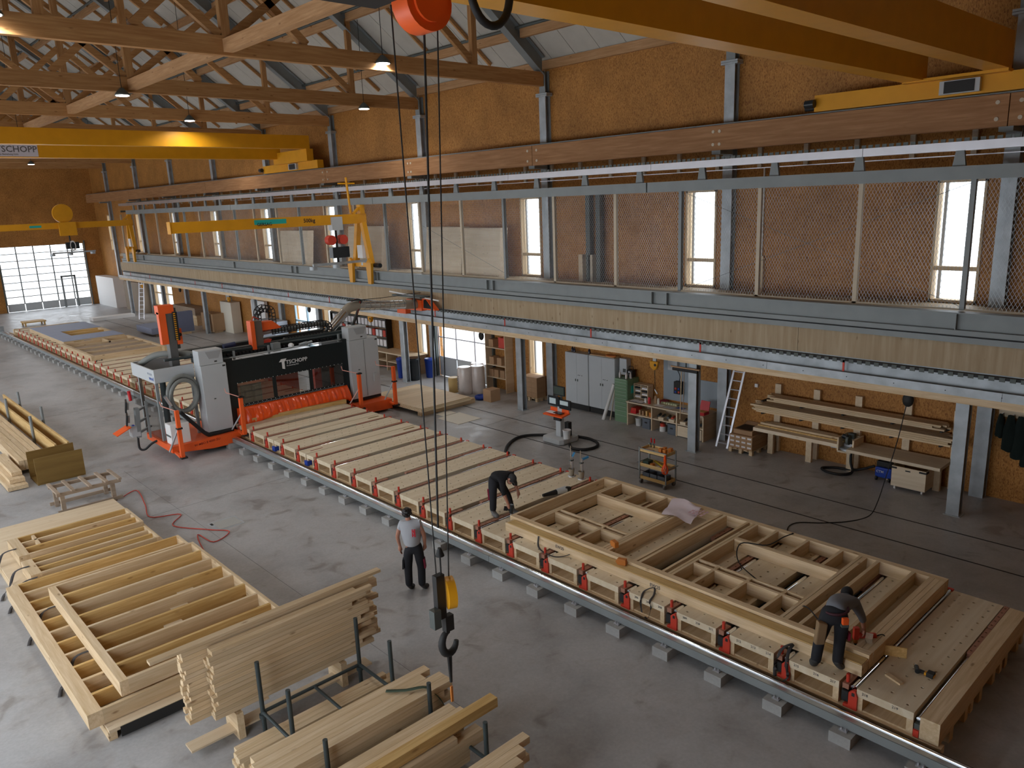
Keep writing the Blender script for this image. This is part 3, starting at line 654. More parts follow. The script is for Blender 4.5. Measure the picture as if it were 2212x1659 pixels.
# timber wall frame lying on the table --------------------------------
fr = thing('timber_wall_frame', 'pale timber wall frame with two window openings lying on the framing table', 'frame', (11.7, 7.6, TZ))
Z1 = .86
def stud(x0, x1, y0, y1, z1=Z1, m=None, nm='stud'): bx(nm, m or (SPX if x1-x0 > y1-y0 else SPY), fr, x0, x1, y0, y1, TZ+.003, z1)
stud(10.07, 10.275, 3.89, 11.36, .80, SPY, 'sill_board'); bx('edge_strip', YLY, fr, 10.08, 10.28, 3.9, 11.3, .801, .812)
stud(10.30, 10.425, 3.89, 11.46, nm='plate'); stud(13.31, 13.44, 3.88, 11.46, nm='plate')
for a, b in ((3.885, 3.965), (3.97, 4.05), (4.055, 4.14)): stud(10.43, 13.305, a, b, nm='end_board')
for a, b in ((11.40, 11.46), (10.925, 10.985), (10.862, 10.918), (8.955, 9.01), (8.89, 8.945), (8.82, 8.88), (8.175, 8.235), (8.075, 8.135), (7.555, 7.61), (7.43, 7.48), (7.365, 7.42), (5.285, 5.34), (5.195, 5.275), (4.97, 5.03), (4.37, 4.43)): stud(10.43, 13.305, a, b)
for ya, yb, dv in ((9.015, 10.855, (10.2, 9.6)), (5.345, 7.36, (6.95, 6.31, 5.66))):
    for a, b in ((12.42, 12.48), (12.485, 12.54)): stud(a, b, ya, yb, nm='trimmer')
    for a, b in ((11.05, 11.11), (11.22, 11.27)): stud(a, b, ya, yb, nm='trimmer')
    for d in dv:
        stud(10.43, 11.045, d-.03, d+.03, nm='cripple_stud'); stud(12.545, 13.305, d-.03, d+.03, nm='cripple_stud'); stud(11.115, 11.215, d-.03, d+.03, nm='cripple_stud')
text('pencil_mark', 'EW25', INKG, fr, .09, (10.066, 9.9, .70), (0, -1, 0), (0, 0, 1), .002); text('pencil_mark', 'EW25', INKG, fr, .09, (10.066, 7.6, .70), (0, -1, 0), (0, 0, 1), .002)

# things lying on frame and decks --------------------------------------
def mallet(x, y, z, rz, lb):
    M = Matrix.Translation((x, y, z)) @ Matrix.Rotation(rz, 4, 'Z'); m = MB().prism([(-.10, 0), (.06, 0), (.10, .06), (.06, .115), (-.10, .115)], 'y', -.045, .045)
    m.xf(M); tag(m.build('clamp_block', AMBER, bevel=.008), lb, 'block')
mallet(10.62, 8.86, .862, 1.2, 'orange-brown clamp block on the frame beside the first window opening')
mallet(10.2, 8.35, .813, 1.9, 'pointed orange-brown clamp block on the front sill of the frame')
def strap(name, pts, lb, w_=.035, m_=None):
    P = smooth_path(pts, 5); m = MB(); n = len(P); vs = []
    for i, p in enumerate(P):
        d = (P[min(i+1, n-1)]-P[max(i-1, 0)]); d.z = 0; d = d.normalized() if d.length > 1e-4 else Vector((1, 0, 0))
        s_ = Vector((-d.y, d.x, 0))*w_*.5; u = Vector((0, 0, .004)); vs += [p-s_, p+s_, p+s_+u, p-s_+u]
    fs = [(i*4+k, i*4+(k+1) % 4, i*4+4+(k+1) % 4, i*4+4+k) for i in range(n-1) for k in range(4)]
    m.add(vs, fs, True); m.add(vs[:4], [(0,1,2,3)]); m.add(vs[-4:], [(3,2,1,0)])
    return tag(m.build(name, m_ or plain('dark_webbing', (.05, .045, .045), .8)), lb, 'strap')
strap('lifting_strap', [(10.05, 10.35, .80), (10.0, 10.32, .66), (9.92, 10.2, .625), (9.86, 10.0, .625), (9.86, 9.75, .625), (9.96, 9.62, .63), (10.05, 9.5, .68)], 'black webbing strap lying on the deck in front of the wall frame')
strap('lifting_strap', [(9.78, 7.55, .32), (9.745, 7.55, .5), (9.74, 7.53, .625), (9.95, 7.62, .64), (10.06, 7.5, .70), (9.95, 7.42, .64), (9.74, 7.35, .625), (9.745, 7.33, .5), (9.73, 7.38, .30), (9.73, 7.45, .295)], 'black webbing strap looped over the table edge in the middle')
strap('lifting_strap', [(9.70, 5.0, .30), (9.73, 5.02, .45), (9.72, 4.98, .62), (9.82, 4.95, .74), (9.98, 4.88, .76), (9.86, 4.88, .70), (9.73, 4.84, .56), (9.70, 4.80, .38), (9.66, 4.86, .29)], 'black webbing strap hanging over the table edge left of the bending worker', .05)
pap = MB(); g_ = 7
P0 = [[(12.45+.13*i+.05*math.sin(j*.9), 9.1-.125*j+.06*i-.10*(i/6), .875+.04*math.sin(i*1.1+j*.5)**2+(.0 if i < 5 else .05)) for j in range(g_)] for i in range(g_)]
for i in range(g_-1):
    for j in range(g_-1): pap.add([P0[i][j], P0[i+1][j], P0[i+1][j+1], P0[i][j+1]], [(0,1,2,3)], True)
plan = tag(weld(pap.build('paper_plan', plain('pale_pink_paper', (.72, .62, .66), .7))), 'crumpled pale paper plan lying over the far edge of the wall frame', 'plan')
m = MB()
for i in range(3):
    for j in range(4): m.box(12.78+.11*i, 12.86+.11*i, 8.62-.09*j, 8.675-.09*j, .93, .932)
m.build('drawing', plain('faint_print', (.62, .40, .44), .7), plan, kind='stuff')
hg = thing('leaf_blower', 'black and grey blower nozzle lying on the deck beyond the wall frame', 'blower', (12.4, 11.85, TZ))
MB().cyl((11.85, 12.02, .70), (12.2, 11.92, .71), .035, 14, r2=.065).build('nozzle', BLACK, hg); MB().cyl((12.2, 11.92, .71), (12.45, 11.85, .72), .07, 14, r2=.085).build('body', LGREY, hg)
MB().cyl((12.45, 11.85, .72), (12.56, 11.82, .72), .075, 14, r2=.05).build('rear_cap', BLACK, hg); bm_('handle', BLACK, hg, (12.4, 11.8, .79), (12.56, 11.78, .74), .03, .03)
for i, (x, y, lb) in enumerate(((13.40, 12.54, 'left of two silver pump guns standing in brown pots on the deck'), (13.41, 12.22, 'right silver pump gun with blue grip standing in a brown pot'))):
    t = thing('grout_pump', lb, 'pump', (x, y, TZ), group='pump guns')
    MB().lathe([(.10, .0), (.10, .012), (.05, .014)], (x, y, TZ), 16).build('foot_plate', ALU, t)
    MB().lathe([(.055, .012), (.075, .18), (.085, .20), (.078, .20), (.05, .03)], (x, y, TZ), 16).build('pot', plain('brown_pot', (.30, .25, .19), .6), t)
    cy('rod', CHROME, t, (x-.02, y, TZ+.1), (x-.02, y, TZ+(.80 if i == 0 else .74)), .012); cy('barrel', ALU, t, (x+.03, y, TZ+.1), (x+.03, y, TZ+.52), .024)
    bm_('grip', plain('blue_grip', (.05, .25, .5), .4), t, (x+.03, y, TZ+.50), (x+(.06 if i == 0 else .2), y-.06, TZ+(.62 if i == 0 else .54)), .04, .05)
    bx('collar', DGREY, t, x-.05, x+.06, y-.03, y+.03, TZ+.40, TZ+.43)
dr = thing('cordless_drill', 'black and yellow cordless drill lying on the near deck', 'drill', (10.75, 3.25, TZ))
cy('chuck', CHROME, dr, (10.84, 3.46, .655), (10.80, 3.42, .66), .02); MB().cyl((10.80, 3.42, .66), (10.68, 3.36, .665), .033, 12, r2=.036).build('motor_housing', SCRDARK, dr)
bm_('grip', INK, dr, (10.73, 3.385, .66), (10.74, 3.24, .65), .04, .035); bx('yellow_band', YEL, dr, 10.71, 10.77, 3.255, 3.285, .63, .672)
MB().box(10.69, 10.80, 3.16, 3.255, .625, .69).build('battery', INK, dr, bevel=.008); bx('battery_mark', YEL, dr, 10.70, 10.79, 3.155, 3.16, .635, .66)
tag(MB().beam((10.28, 3.42, .63), (10.37, 3.66, .635), .07, .03).build('wood_offcut', SPX), 'small wood offcut lying on the near deck left of the drill', 'offcut')
tag(MB().beam((10.82, 3.97, .70), (10.98, 3.62, .70), .022, .16).build('plywood_offcut', YLX), 'upright plywood offcut leaning at the roller by the frame corner', 'offcut')
bxx = thing('screw_tin', 'shiny open screw tin on the wall frame below the orange drill', 'tin', (10.65, 4.03, .86))
MB().beam((10.6, 4.03, .90), (10.76, 4.08, .90), .10, .075).build('tin_body', CHROME, bxx)
# second frame and blue faced element far along the table ---------------
f2 = thing('opened_wall_element', 'timber wall element with insulation strips on the far part of the framing table', 'frame', (11.5, 43.5, TZ))
for a in ((9.9, 10.06, 40.7, 46.3), (13.2, 13.35, 40.3, 46.3)): bx('plate', SPY, f2, *a, TZ+.003, .86)
for y in (40.7, 42.2, 43.5, 44.9, 46.2): bx('stud', SPX, f2, 10.06, 13.2, y, y+.1, TZ+.003, .86)
bx('cross_stud', SPY, f2, 11.9, 12.0, 44.9, 46.2, TZ+.003, .86)
for i, y in enumerate((40.85, 42.35, 43.65)): bx('insulation_strip', OLDW, f2, 10.1, 13.18, y, y+1.1, TZ+.01, .80)
p2 = thing('blue_faced_element', 'wall element faced with slate-blue board and one opening, far on the framing table', 'wall element', (11.6, 50.8, TZ))
bx('front_face', SPX, p2, 10.2, 13.3, 46.9, 47.0, TZ+.003, .84)
for a in ((10.2, 11.1, 47.0, 54.9), (11.1, 13.3, 47.0, 49.0), (11.1, 13.3, 51.4, 54.9)): bx('facing_board', SLATE, p2, *a, .84, .862)
for a in ((10.2, 10.4, 47.0, 54.9), (13.1, 13.3, 47, 54.9)): bx('plate', SPY, p2, *a, TZ+.003, .84)
for y in (49.0, 50.1, 51.3): bx('stud', YLX, p2, 10.4, 13.1, y, y+.12, TZ+.003, .84)
for x, y, c in ((10.7, 46.85, SHUT), (11.2, 46.85, SLATED)): bx('spacer_block', c, p2, x, x+.35, y-.02, y+.04, TZ+.003, .80)
for i, (x, y) in enumerate(((10.1, 52.6), (10.15, 48.6), (10.0, 41.9), (9.95, 45.2), (9.95, 40.2))):
    strap('ratchet_strap', [(x, y, .63), (x+.15, y+.3, .66), (x+.3, y+.2, .63), (x+.4, y+.5, .64)], ['dark ratchet strap on the far deck beside the blue element end', 'dark ratchet strap on the deck at the near blue element corner', 'dark strap curled on the deck left of the opened element', 'dark strap on the deck at the far corner of the opened element', 'dark strap on the deck at the near corner of the opened element'][i], .06)
# ------------------------------------------------------------------ the bridge machine over the table
mc = thing('nailing_bridge', 'big grey and black processing bridge with orange skirt standing across the framing table', 'machine', (11.4, 24.6, 0))
# left platform: orange skirt, deck, wheel carriage
MB().prism([(7.55, .48), (9.72, .50), (9.72, .13), (8.8, .14), (7.55, .28)], 'y', 23.65, 23.69).build('platform_skirt', ORG, mc)
MB().prism([(23.69, .48), (25.9, .48), (25.9, .30), (23.69, .28)], 'x', 7.55, 7.59).build('platform_skirt', ORG, mc)
bx('platform_deck', ORG, mc, 7.59, 9.72, 23.69, 26.0, .44, .48); MB().box(8.7, 9.72, 23.75, 26.2, .42, .44).box(8.6, 9.7, 23.9, 26, .06, .42).build('wheel_carriage', BLACK, mc)
text('machine_lettering', 'W-MBO E 4000 ZU', plain('dark_orange_print', (.30, .03, .01), .5), mc, .10, (8.22, 23.645, .33), (1, 0, .055), (-.055, 0, 1), .003)
# right platform
MB().prism([(13.9, .46), (15.45, .44), (15.45, .08), (13.9, .12)], 'y', 23.45, 23.49).build('platform_skirt', ORG, mc)
bx('platform_deck', ORG, mc, 13.9, 15.45, 23.49, 26.0, .40, .44); bx('wheel_carriage', BLACK, mc, 14.0, 15.3, 23.7, 26, .06, .40)
# cabinets with coolers
def cabinet(x0, x1, doors_):
    c = MB().box(x0, x1, 23.95, 24.50, .58, 2.73).build('control_cabinet', LGREY, mc, bevel=.012)
    bx('plinth', BLACK, mc, x0+.01, x1-.01, 23.97, 24.5, .48, .58)
    if doors_ == 2: bx('door_gap', DGREY, c, (x0+x1)/2-.004, (x0+x1)/2+.004, 23.942, 23.951, .62, 2.70)
    bx('door_handle', DGREY, c, x0+.30, x0+.36, 23.93, 23.95, 1.62, 1.65)
    bx('rating_plate', INK, c, x1-.12, x1-.03, 23.945, 23.951, 2.62, 2.67)
    a0 = x0-.02 if doors_ == 1 else x0+.02
    a = MB().box(a0, a0+.76, 23.96, 24.42, 2.735, 3.20).build('cooling_unit', LGREY, mc, bevel=.015)
    MB().prism([(a0+.22, 3.15), (a0+.72, 3.15), (a0+.62, 2.92), (a0+.32, 2.92)], 'y', 23.945, 23.962).build('grille', plain('grille_grey', (.36, .37, .38), .7), a)
    bx('display', INK, a, a0+.48, a0+.56, 23.95, 23.962, 2.80, 2.84)
    return c
cl = cabinet(8.83, 9.64, 1); cr = cabinet(14.14, 15.34, 2)
bx('document_pocket', LGREY, cr, 15.05, 15.17, 23.90, 23.95, 1.10, 1.42)
# black portal columns and front panel
for a, b in ((9.66, 9.92), (13.96, 14.13)): bx('portal_column', ANTH, mc, a, b, 24.10, 25.6, .45, 2.80)
for a, b in ((9.92, 11.265), (11.275, 12.615), (12.625, 13.96)): bx('front_panel', ANTH, mc, a, b, 24.10, 24.14, 1.98, 2.72)
tk = text
MB().prism([(11.50, 2.39), (11.58, 2.485), (11.78, 2.485), (11.71, 2.39), (11.695, 2.39), (11.695, 2.13), (11.60, 2.16), (11.60, 2.39)], 'y', 24.09, 24.10).build('emblem', WINK, mc)
text('machine_lettering', 'TSCHOPP', WINK, mc, .185, (11.745, 24.096, 2.29), (1, 0, 0), (0, 0, 1), .006)
text('machine_lettering', 'Aus Beziehung Holz', WINK, mc, .055, (11.76, 24.096, 2.215), (1, 0, 0), (0, 0, 1), .003)
for a, b, c, d in ((9.92, 13.96, 1.94, 1.985), (9.92, 13.96, 1.13, 1.23), (9.92, 9.99, 1.23, 1.94), (11.22, 11.34, 1.23, 1.94), (12.57, 12.70, 1.23, 1.94), (13.90, 13.96, 1.23, 1.94)):
    bx('window_bar', ANTH, mc, a, b, 24.11, 24.15, c, d)
for a, b in ((9.99, 11.22), (11.34, 12.57), (12.70, 13.90)): bx('viewing_pane', PERSPEX, mc, a, b, 24.125, 24.132, 1.23, 1.94)
m = MB()
for z in (1.95, 1.21):
    for i in range(26): m.cyl((10+i*.155, 24.095, z), (10+i*.155, 24.11, z), .011, 6)
for i in range(70): m.box(9.96+i*.0565, 9.975+i*.0565, 24.10, 24.112, 1.15, 1.17)
m.build('screw_heads', WINK, mc, kind='stuff')
# orange strip curtain with folds
m = MB(); nx, nz = 150, 8; vs = []
for j in range(nz+1):
    q = j/nz
    for i in range(nx+1):
        u = i/nx; x = 9.90+4.08*u
        ed = .06+.36*max(0, 1-u*5.5) ; zb = .70-ed*.9-.03*math.sin(u*17)*(u > .15) if u < .97 else .60
        bulge = .02+.26*math.sin(min(1, q*.62)*PI)*(.55+.45*min(1, u*5))
        fold = (.022*math.sin(u*93+1.2*math.sin(u*21))+.014*math.sin(u*187+q*2.2))*math.sin(q*PI)
        vs.append((x, 24.08-bulge-fold, 1.14+(zb-1.14)*q))
m.add(vs, [(j*(nx+1)+i, j*(nx+1)+i+1, (j+1)*(nx+1)+i+1, (j+1)*(nx+1)+i) for j in range(nz) for i in range(nx)], True)
cur = m.build('strip_curtain', ORGS, mc); so = cur.modifiers.new('thickness', 'SOLIDIFY'); so.thickness = .006
bx('curtain_side', ORGS, mc, 9.87, 9.90, 23.80, 24.1, .45, 1.14)
# inner works seen through the panes
bx('inner_carriage', plain('inner_orange', (.62, .08, .03), .5), mc, 11.3, 12.75, 25.3, 25.5, .85, 1.85); bx('inner_carriage', plain('inner_orange', (.62, .08, .03), .5), mc, 9.95, 10.45, 25.0, 25.3, .7, 1.80)
MB().box(10.5, 11.2, 25.0, 25.35, .8, 1.65).box(10.55, 10.75, 24.8, 25.0, .9, 1.5).box(10.85, 11.1, 24.8, 25.0, 1.0, 1.6).build('nailing_head', DGREY, mc, bevel=.02)
MB().prism([(10.3, 1.72), (11.2, 1.72), (11.1, 1.88), (10.4, 1.88)], 'y', 24.7, 25.2).build('head_cover', ORG, mc); bx('inner_post', RED, mc, 13.35, 13.62, 25.2, 25.6, .7, 2.1); bx('inner_post', DGREY, mc, 13.66, 13.95, 25.2, 25.8, .7, 2.1)
# portal beams, railing rods and fittings on top
for y, z, r in ((24.75, 2.90, .11), (25.55, 2.92, .12)): bx('portal_beam', DARKPIPE, mc, 8.9, 14.9, y-r, y+r, z-.16, z+.12)
cy('cable_pipe', DARKPIPE, mc, (8.0, 24.62, 2.98), (14.4, 24.62, 2.90), .045, 10); cy('guard_rod', GREY, mc, (9.9, 24.16, 2.80), (13.95, 24.16, 2.80), .018, 8)
m = MB()
for i in range(30): m.box(9.95+i*.13, 10.03+i*.13, 24.48, 24.62, 2.80+.0*i, 2.87)
m.build('chain_links', BLACK, mc, kind='stuff')
for x in (10.05, 11.25, 13.9): bx('rod_post', GREY, mc, x-.03, x+.03, 24.2, 24.26, 2.72, 3.0)
bx('valve_box', GREY, mc, 11.45, 11.72, 24.3, 24.5, 2.74, 3.02); MB().lathe([(.05, 0), (.09, .03), (.10, .12), (.06, .17), (.03, .18)], (12.10, 24.3, 2.76), 14).build('beacon', WHITE, mc)
for x in (12.55, 12.75): cy('air_fitting', GALV, mc, (x-.14, 24.3, 2.83), (x+.14, 24.3, 2.87), .05, 10)
cy('drive_motor', plain('navy_motor', (.03, .04, .10), .4), mc, (10.05, 25.0, 3.05), (10.45, 25.0, 3.08), .09, 14)
# orange masts
MB().box(10.86, 11.0, 24.55, 24.85, 2.85, 3.82).build('mast_plate', ORG, mc); bx('mast_profile', plain('brown_grey_profile', (.16, .13, .11), .5, .3), mc, 11.0, 11.28, 24.6, 24.9, 2.85, 3.80)
for p, q in (((10.95, 24.6, 3.82), (11.05, 24.7, 3.95)), ((11.05, 24.7, 3.95), (11.25, 24.75, 3.84))): cy('red_hose', RED, mc, p, q, .018, 6)
MB().prism([(11.30, 3.72), (11.72, 3.72), (12.02, 3.46), (11.9, 3.44), (11.32, 3.44)], 'y', 24.7, 25.05).build('mast_bracket', ORG, mc)
MB().prism([(11.28, 3.10), (11.60, 3.12), (11.45, 2.88), (11.28, 2.88)], 'y', 24.65, 24.9).build('mast_foot', RED, mc)
bx('mast_plate', ORG, mc, 8.15, 8.36, 25.0, 25.2, 3.40, 4.42); bx('mast_profile', plain('grey_profile', (.14, .14, .135), .5, .3), mc, 8.36, 8.60, 25.02, 25.3, 2.6, 4.36)
bx('mast_cap', ORG, mc, 8.15, 8.62, 24.98, 25.32, 4.36, 4.62); bx('mast_profile', DGREY, mc, 8.64, 8.72, 25.1, 25.3, 3.2, 4.5)
bx('mast_plate', ORG, mc, 8.62, 8.78, 25.0, 25.06, 3.35, 3.85); cy('limit_knob', INK, mc, (8.70, 24.96, 3.66), (8.70, 25.0, 3.66), .06, 12)
MB().box(8.55, 8.66, 24.86, 25.0, 3.5, 4.40).build('energy_chain', BLACK, mc); m = MB()
for i in range(14): m.box(8.54, 8.60, 24.84, 24.862, 3.52+i*.063, 3.55+i*.063)
m.build('chain_marks', YEL, mc, kind='stuff'); cy('signal_pole', BLUE, mc, (8.70, 25.2, 4.0), (8.70, 25.2, 4.5), .03, 8)
# energy chains: a looped upright one and the long lying one
def energy_chain(path, y0, y1, h, inner=None, n=None, nm='energy_chain'):
    P = [Vector(p) for p in path]
    def off(i, d):
        t = (P[min(i+1, len(P)-1)]-P[max(i-1, 0)]).normalized(); nrm = Vector((-t.z, 0, t.x)); return P[i]+nrm*d
    for y in (y0, y1):
        m = MB(); vs = []
        for i in range(len(P)):
            a, b = off(i, h/2), off(i, -h/2)
            vs += [(a.x, y, a.z), (a.x, y+.03, a.z), (b.x, y+.03, b.z), (b.x, y, b.z)]
        for k in range(2):
            pass
        fs = [(i*4+k, i*4+(k+1) % 4, i*4+4+(k+1) % 4, i*4+4+k) for i in range(len(P)-1) for k in range(4)]
        # open side plate: rails only, so the hose shows between the links
        for lo, hi in ((.72, 1.0), (-1.0, -.72)):
            vs2 = []
            for i in range(len(P)):
                a, b = off(i, h/2*hi), off(i, h/2*lo); vs2 += [(a.x, y, a.z), (a.x, y+.03, a.z), (b.x, y+.03, b.z), (b.x, y, b.z)]
            m.add(vs2, fs)
        for i in range(0, len(P)-1, 2):
            m.beam((off(i, h/2).x, y+.015, off(i, h/2).z), (off(i, -h/2).x, y+.015, off(i, -h/2).z), .03, .02, up=(0, 1, 0))
        m.build(nm, BLACK, mc, kind='stuff')
    if inner: MB().tube([(p.x, (y0+y1)/2, p.z) for p in P], h*.36, 12).build('chain_hose', inner, mc)
lie = [(11.75+.0575*i, 0, 3.34+.0*i) for i in range(36)]+[(13.76+.19*math.sin(t*PI/12), 0, 3.15+.19*math.cos(t*PI/12)) for t in range(1, 12)]+[(13.7-.06*i, 0, 2.96) for i in range(26)]
energy_chain(lie, 24.86, 25.14, .22, GREY_HOSE)
cy('hose_stub', ALU, mc, (11.30, 25.0, 3.31), (11.78, 25.0, 3.34), .085, 14)
up = [(11.44, 0, 3.2+.06*i) for i in range(13)]+[(11.70-.26*math.cos(t*PI/12), 0, 3.95+.22*math.sin(t*PI/12)) for t in range(1, 12)]+[(11.96, 0, 3.93-.06*i) for i in range(8)]
energy_chain(up, 25.06, 25.34, .14); energy_chain([(p[0]-.12, 0, p[2]-.1) for p in up[:22]], 24.98, 25.05, .12)
# silver suction duct up to the gallery channel
def pipe(nm, mat, pts, r, ring=0):
    o = MB().tube(pts, r, 20).build(nm, mat, mc)
    return o
DUCT = plain('spiral_duct', (.66, .66, .64), .22, .95, .06)
pipe('suction_duct', DUCT, [(13.8, 25.1, 2.80), (14.0, 25.05, 3.0), (14.75, 25.0, 3.66)], .17)
pipe('suction_elbow', plain('beige_flex', (.34, .30, .24), .6, .2), smooth_path([(14.7, 25.0, 3.62), (14.9, 25.0, 3.76), (15.15, 25.0, 3.79), (15.3, 25.0, 3.78)], 4), .18)
pipe('suction_duct', DUCT, [(15.2, 25.0, 3.785), (16.3, 25.0, 3.69), (17.4, 25.0, 3.59)], .175)
for i in range(9): MB().cyl((15.5+.22*i, 25.0, 3.76-.0186*i), (15.52+.22*i, 25.0, 3.758-.0186*i), .179, 20).build('duct_seam', plain('duct_seam', (.40, .40, .38), .35, .9), mc)
pipe('suction_elbow', plain('beige_flex', (.34, .30, .24), .6, .2), [(17.36, 25.0, 3.595), (17.6, 25.0, 3.57), (17.95, 25.0, 3.54)], .185)
MB().prism([(17.9, 3.30), (18.16, 3.30), (18.16, 3.72), (17.9, 3.72)], 'y', 24.6, 25.6).build('channel_shoe', ORG, mc)
MB().prism([(23.8, 3.36), (24.6, 3.36), (24.6, 3.80), (24.35, 3.80)], 'x', 17.95, 18.16).build('channel_shoe_wedge', ORG, mc)
MB().prism([(23.98, 3.42), (24.52, 3.42), (24.48, 3.74), (24.36, 3.76)], 'x', 17.93, 17.955).build('wedge_window', BLACK, mc)
bx('shoe_roof', DGREY, mc, 17.7, 18.2, 24.4, 26.3, 3.82, 3.88); bm_('white_rail', WHITE, mc, (17.8, 26.6, 3.97), (18.0, 23.6, 3.76), .03, .05); bx('channel_shoe', ORG, mc, 17.9, 18.15, 25.7, 26.3, 3.10, 3.34)
tb('slack_cable', BLACK, mc, smooth_path([(14.8, 24.9, 4.04), (16.3, 24.9, 3.98), (17.4, 24.8, 4.0), (17.9, 24.6, 4.02)], 5), .012, 6)
bm_('hose_bracket', DGREY, mc, (14.78, 24.9, 4.06), (15.42, 24.9, 3.98), .08, .06); bm_('hose_bracket', DGREY, mc, (15.40, 24.9, 4.0), (14.86, 24.9, 3.0), .06, .07)
for i in range(3): tb('air_hose', (BLACK, RED, BLACK)[i], mc, smooth_path([(14.95, 24.86+.02*i, 4.0), (15.2, 24.86+.02*i, 4.06), (15.33-.02*i, 24.86+.02*i, 3.93), (15.1, 24.86, 3.4), (14.9, 24.86, 3.0)], 5), .018, 6)
# hooded service bay on the left
bx('hood_panel', LGREY, mc, 7.60, 8.82, 24.50, 24.54, 2.33, 2.76); bx('hood_panel', LGREY, mc, 7.60, 7.64, 24.54, 26.62, 2.32, 2.74); bx('hood_panel', LGREY, mc, 7.64, 8.9, 26.58, 26.62, 2.32, 2.74)
bx('hood_inside', DGREY, mc, 7.7, 8.8, 24.6, 26.55, 2.30, 2.34)
text('machine_lettering', 'wood', BINK, mc, .17, (7.595, 24.98, 2.40), (0, -1, 0), (0, 0, 1), .003); text('machine_lettering', 'TECHNO', plain('pale_print', (.40, .44, .52), .5), mc, .10, (7.595, 25.1, 2.55), (0, -1, 0), (0, 0, 1), .003)
for x, y in ((7.65, 24.56), (7.65, 26.1), (8.75, 24.56)): bx('bay_post', GREY, mc, x-.045, x+.045, y-.045, y+.045, .48, 2.33)
cy('suction_pipe', DARKPIPE, mc, (7.88, 24.7, .48), (7.88, 24.7, 2.35), .09, 14)
bx('bay_screen', PERSPEX, mc, 7.61, 7.62, 24.62, 26.05, .5, 2.32); bx('bay_screen', PERSPEX, mc, 7.62, 7.64, 26.15, 26.9, 1.3, 2.30)
pipe('exhaust_pipe', GREY_HOSE, smooth_path([(7.75, 26.4, 2.62), (8.1, 25.9, 2.95), (8.5, 25.5, 3.02), (9.0, 25.2, 2.96), (9.3, 25.0, 2.9)], 5), .10)
for i, (r, dy, dz) in enumerate(((.50, 0, 0), (.44, -.09, -.06), (.47, .10, -.05))):
    P = [(8.32+r*.92*math.cos(t), 24.30+dy, 1.92+dz+r*1.12*math.sin(t)) for t in [PI*2*k/28 for k in range(28)]]
    MB().tube(P, .062, 10, closed=True).build('coiled_hose', GREY_HOSE, mc)
pipe('hose_tail', GREY_HOSE, smooth_path([(7.86, 24.2, 1.62), (7.95, 24.15, 1.30), (8.05, 24.15, 1.15)], 5), .06); cy('hose_coupling', CHROME, mc, (7.70, 24.1, 1.98), (7.86, 24.15, 1.64), .055, 12)
pipe('black_hose', BLACK, smooth_path([(8.02, 23.9, 1.44), (8.4, 23.88, .96), (8.72, 23.86, .58), (8.95, 23.88, .52), (9.6, 23.92, .53)], 6), .06)
wc = MB().box(7.62, 8.20, 23.80, 24.25, .48, 1.12).build('compressor_case', WHITE, mc, bevel=.02); bx('case_slot', DGREY, wc, 7.615, 7.625, 23.82, 24.22, .72, .78)
# barrier posts with wands
for i, (x, y, z0, wd) in enumerate(((7.66, 23.15, .24, (-.30, .35, .16)), (9.70, 23.3, .44, (-.32, .30, .16)), (13.98, 23.2, .42, (-.40, .40, .14)), (15.40, 23.15, .27, (-.45, .4, .10)))):
    b = MB().box(x-.055, x+.055, y-.055, y+.055, z0, 1.70).build('barrier_post', ORG, mc)
    bx('post_cap', INK, b, x-.06, x+.10, y-.07, y+.07, 1.66, 1.70) if i in (1, 2) else bx('post_band', INK, b, x-.07, x+.09, y-.07, y+.07, 1.12, 1.17)
    bx('foot_clamp', INK, b, x-.07, x+.12, y-.09, y+.07, z0-.04, z0+.01)
    bm_('barrier_arm', ORG, mc, (x-.05, y+.02, z0+.02), (x-.02, 23.7, z0+.06), .07, .07)
    tb('wand', plain('pale_pink_rod', (.85, .40, .33), .5), mc, [(x, y, 1.68), (x+wd[0], y+wd[1], 1.68+wd[2]), (x+wd[0]-.02, y+wd[1]+.02, 1.68+wd[2]+.14)], .013, 6)
    bm_('strut', GALV if i != 2 else plain('pink_strut', (.6, .35, .3), .5), mc, (x-.02, y+.02, 1.14), (x-.24, y+.35, z0+.16), .055, .035)
# operator desk hanging at the left end
dk = MB().beam((7.16, 25.4, .55), (7.20, 25.35, 1.5), .12, .18).build('desk_column', GREY, mc)
for z in (.72, 1.05, 1.42): bm_('desk_rung', GREY, mc, (7.2, 25.3, z), (7.6, 25.5, z+.08), .06, .06)
bm_('bay_post', GREY, mc, (7.45, 25.2, .5), (7.45, 25.2, 1.7), .06, .06)
def screen(c, tilt, nm, lit):
    M = Matrix.Translation(c) @ Matrix.Rotation(math.radians(75), 4, 'Z') @ Matrix.Rotation(math.radians(tilt), 4, 'X')
    s_ = MB().box(-.24, .24, -.025, .025, -.17, .17).xf(M).build(nm, SCRDARK, mc); MB().box(-.10, .10, -.09, -.025, -.1, .1).xf(M).build('screen_mount', LGREY, s_); return s_
screen((6.93, 25.45, 1.60), 8, 'monitor', 0); screen((6.90, 25.45, 1.18), 8, 'monitor', 0)
MB().box(-.30, .18, -.22, .22, -.012, .012).xf(Matrix.Translation((6.74, 25.35, .90)) @ Matrix.Rotation(math.radians(-24), 4, 'Y')).build('keyboard_tray', ORG, mc)
MB().box(-.22, .0, -.18, .12, .013, .025).xf(Matrix.Translation((6.78, 25.35, .90)) @ Matrix.Rotation(math.radians(-24), 4, 'Y')).build('keyboard', INK, mc); bx('mouse', BLUE, mc, 6.98, 7.04, 25.25, 25.35, .97, 1.0)
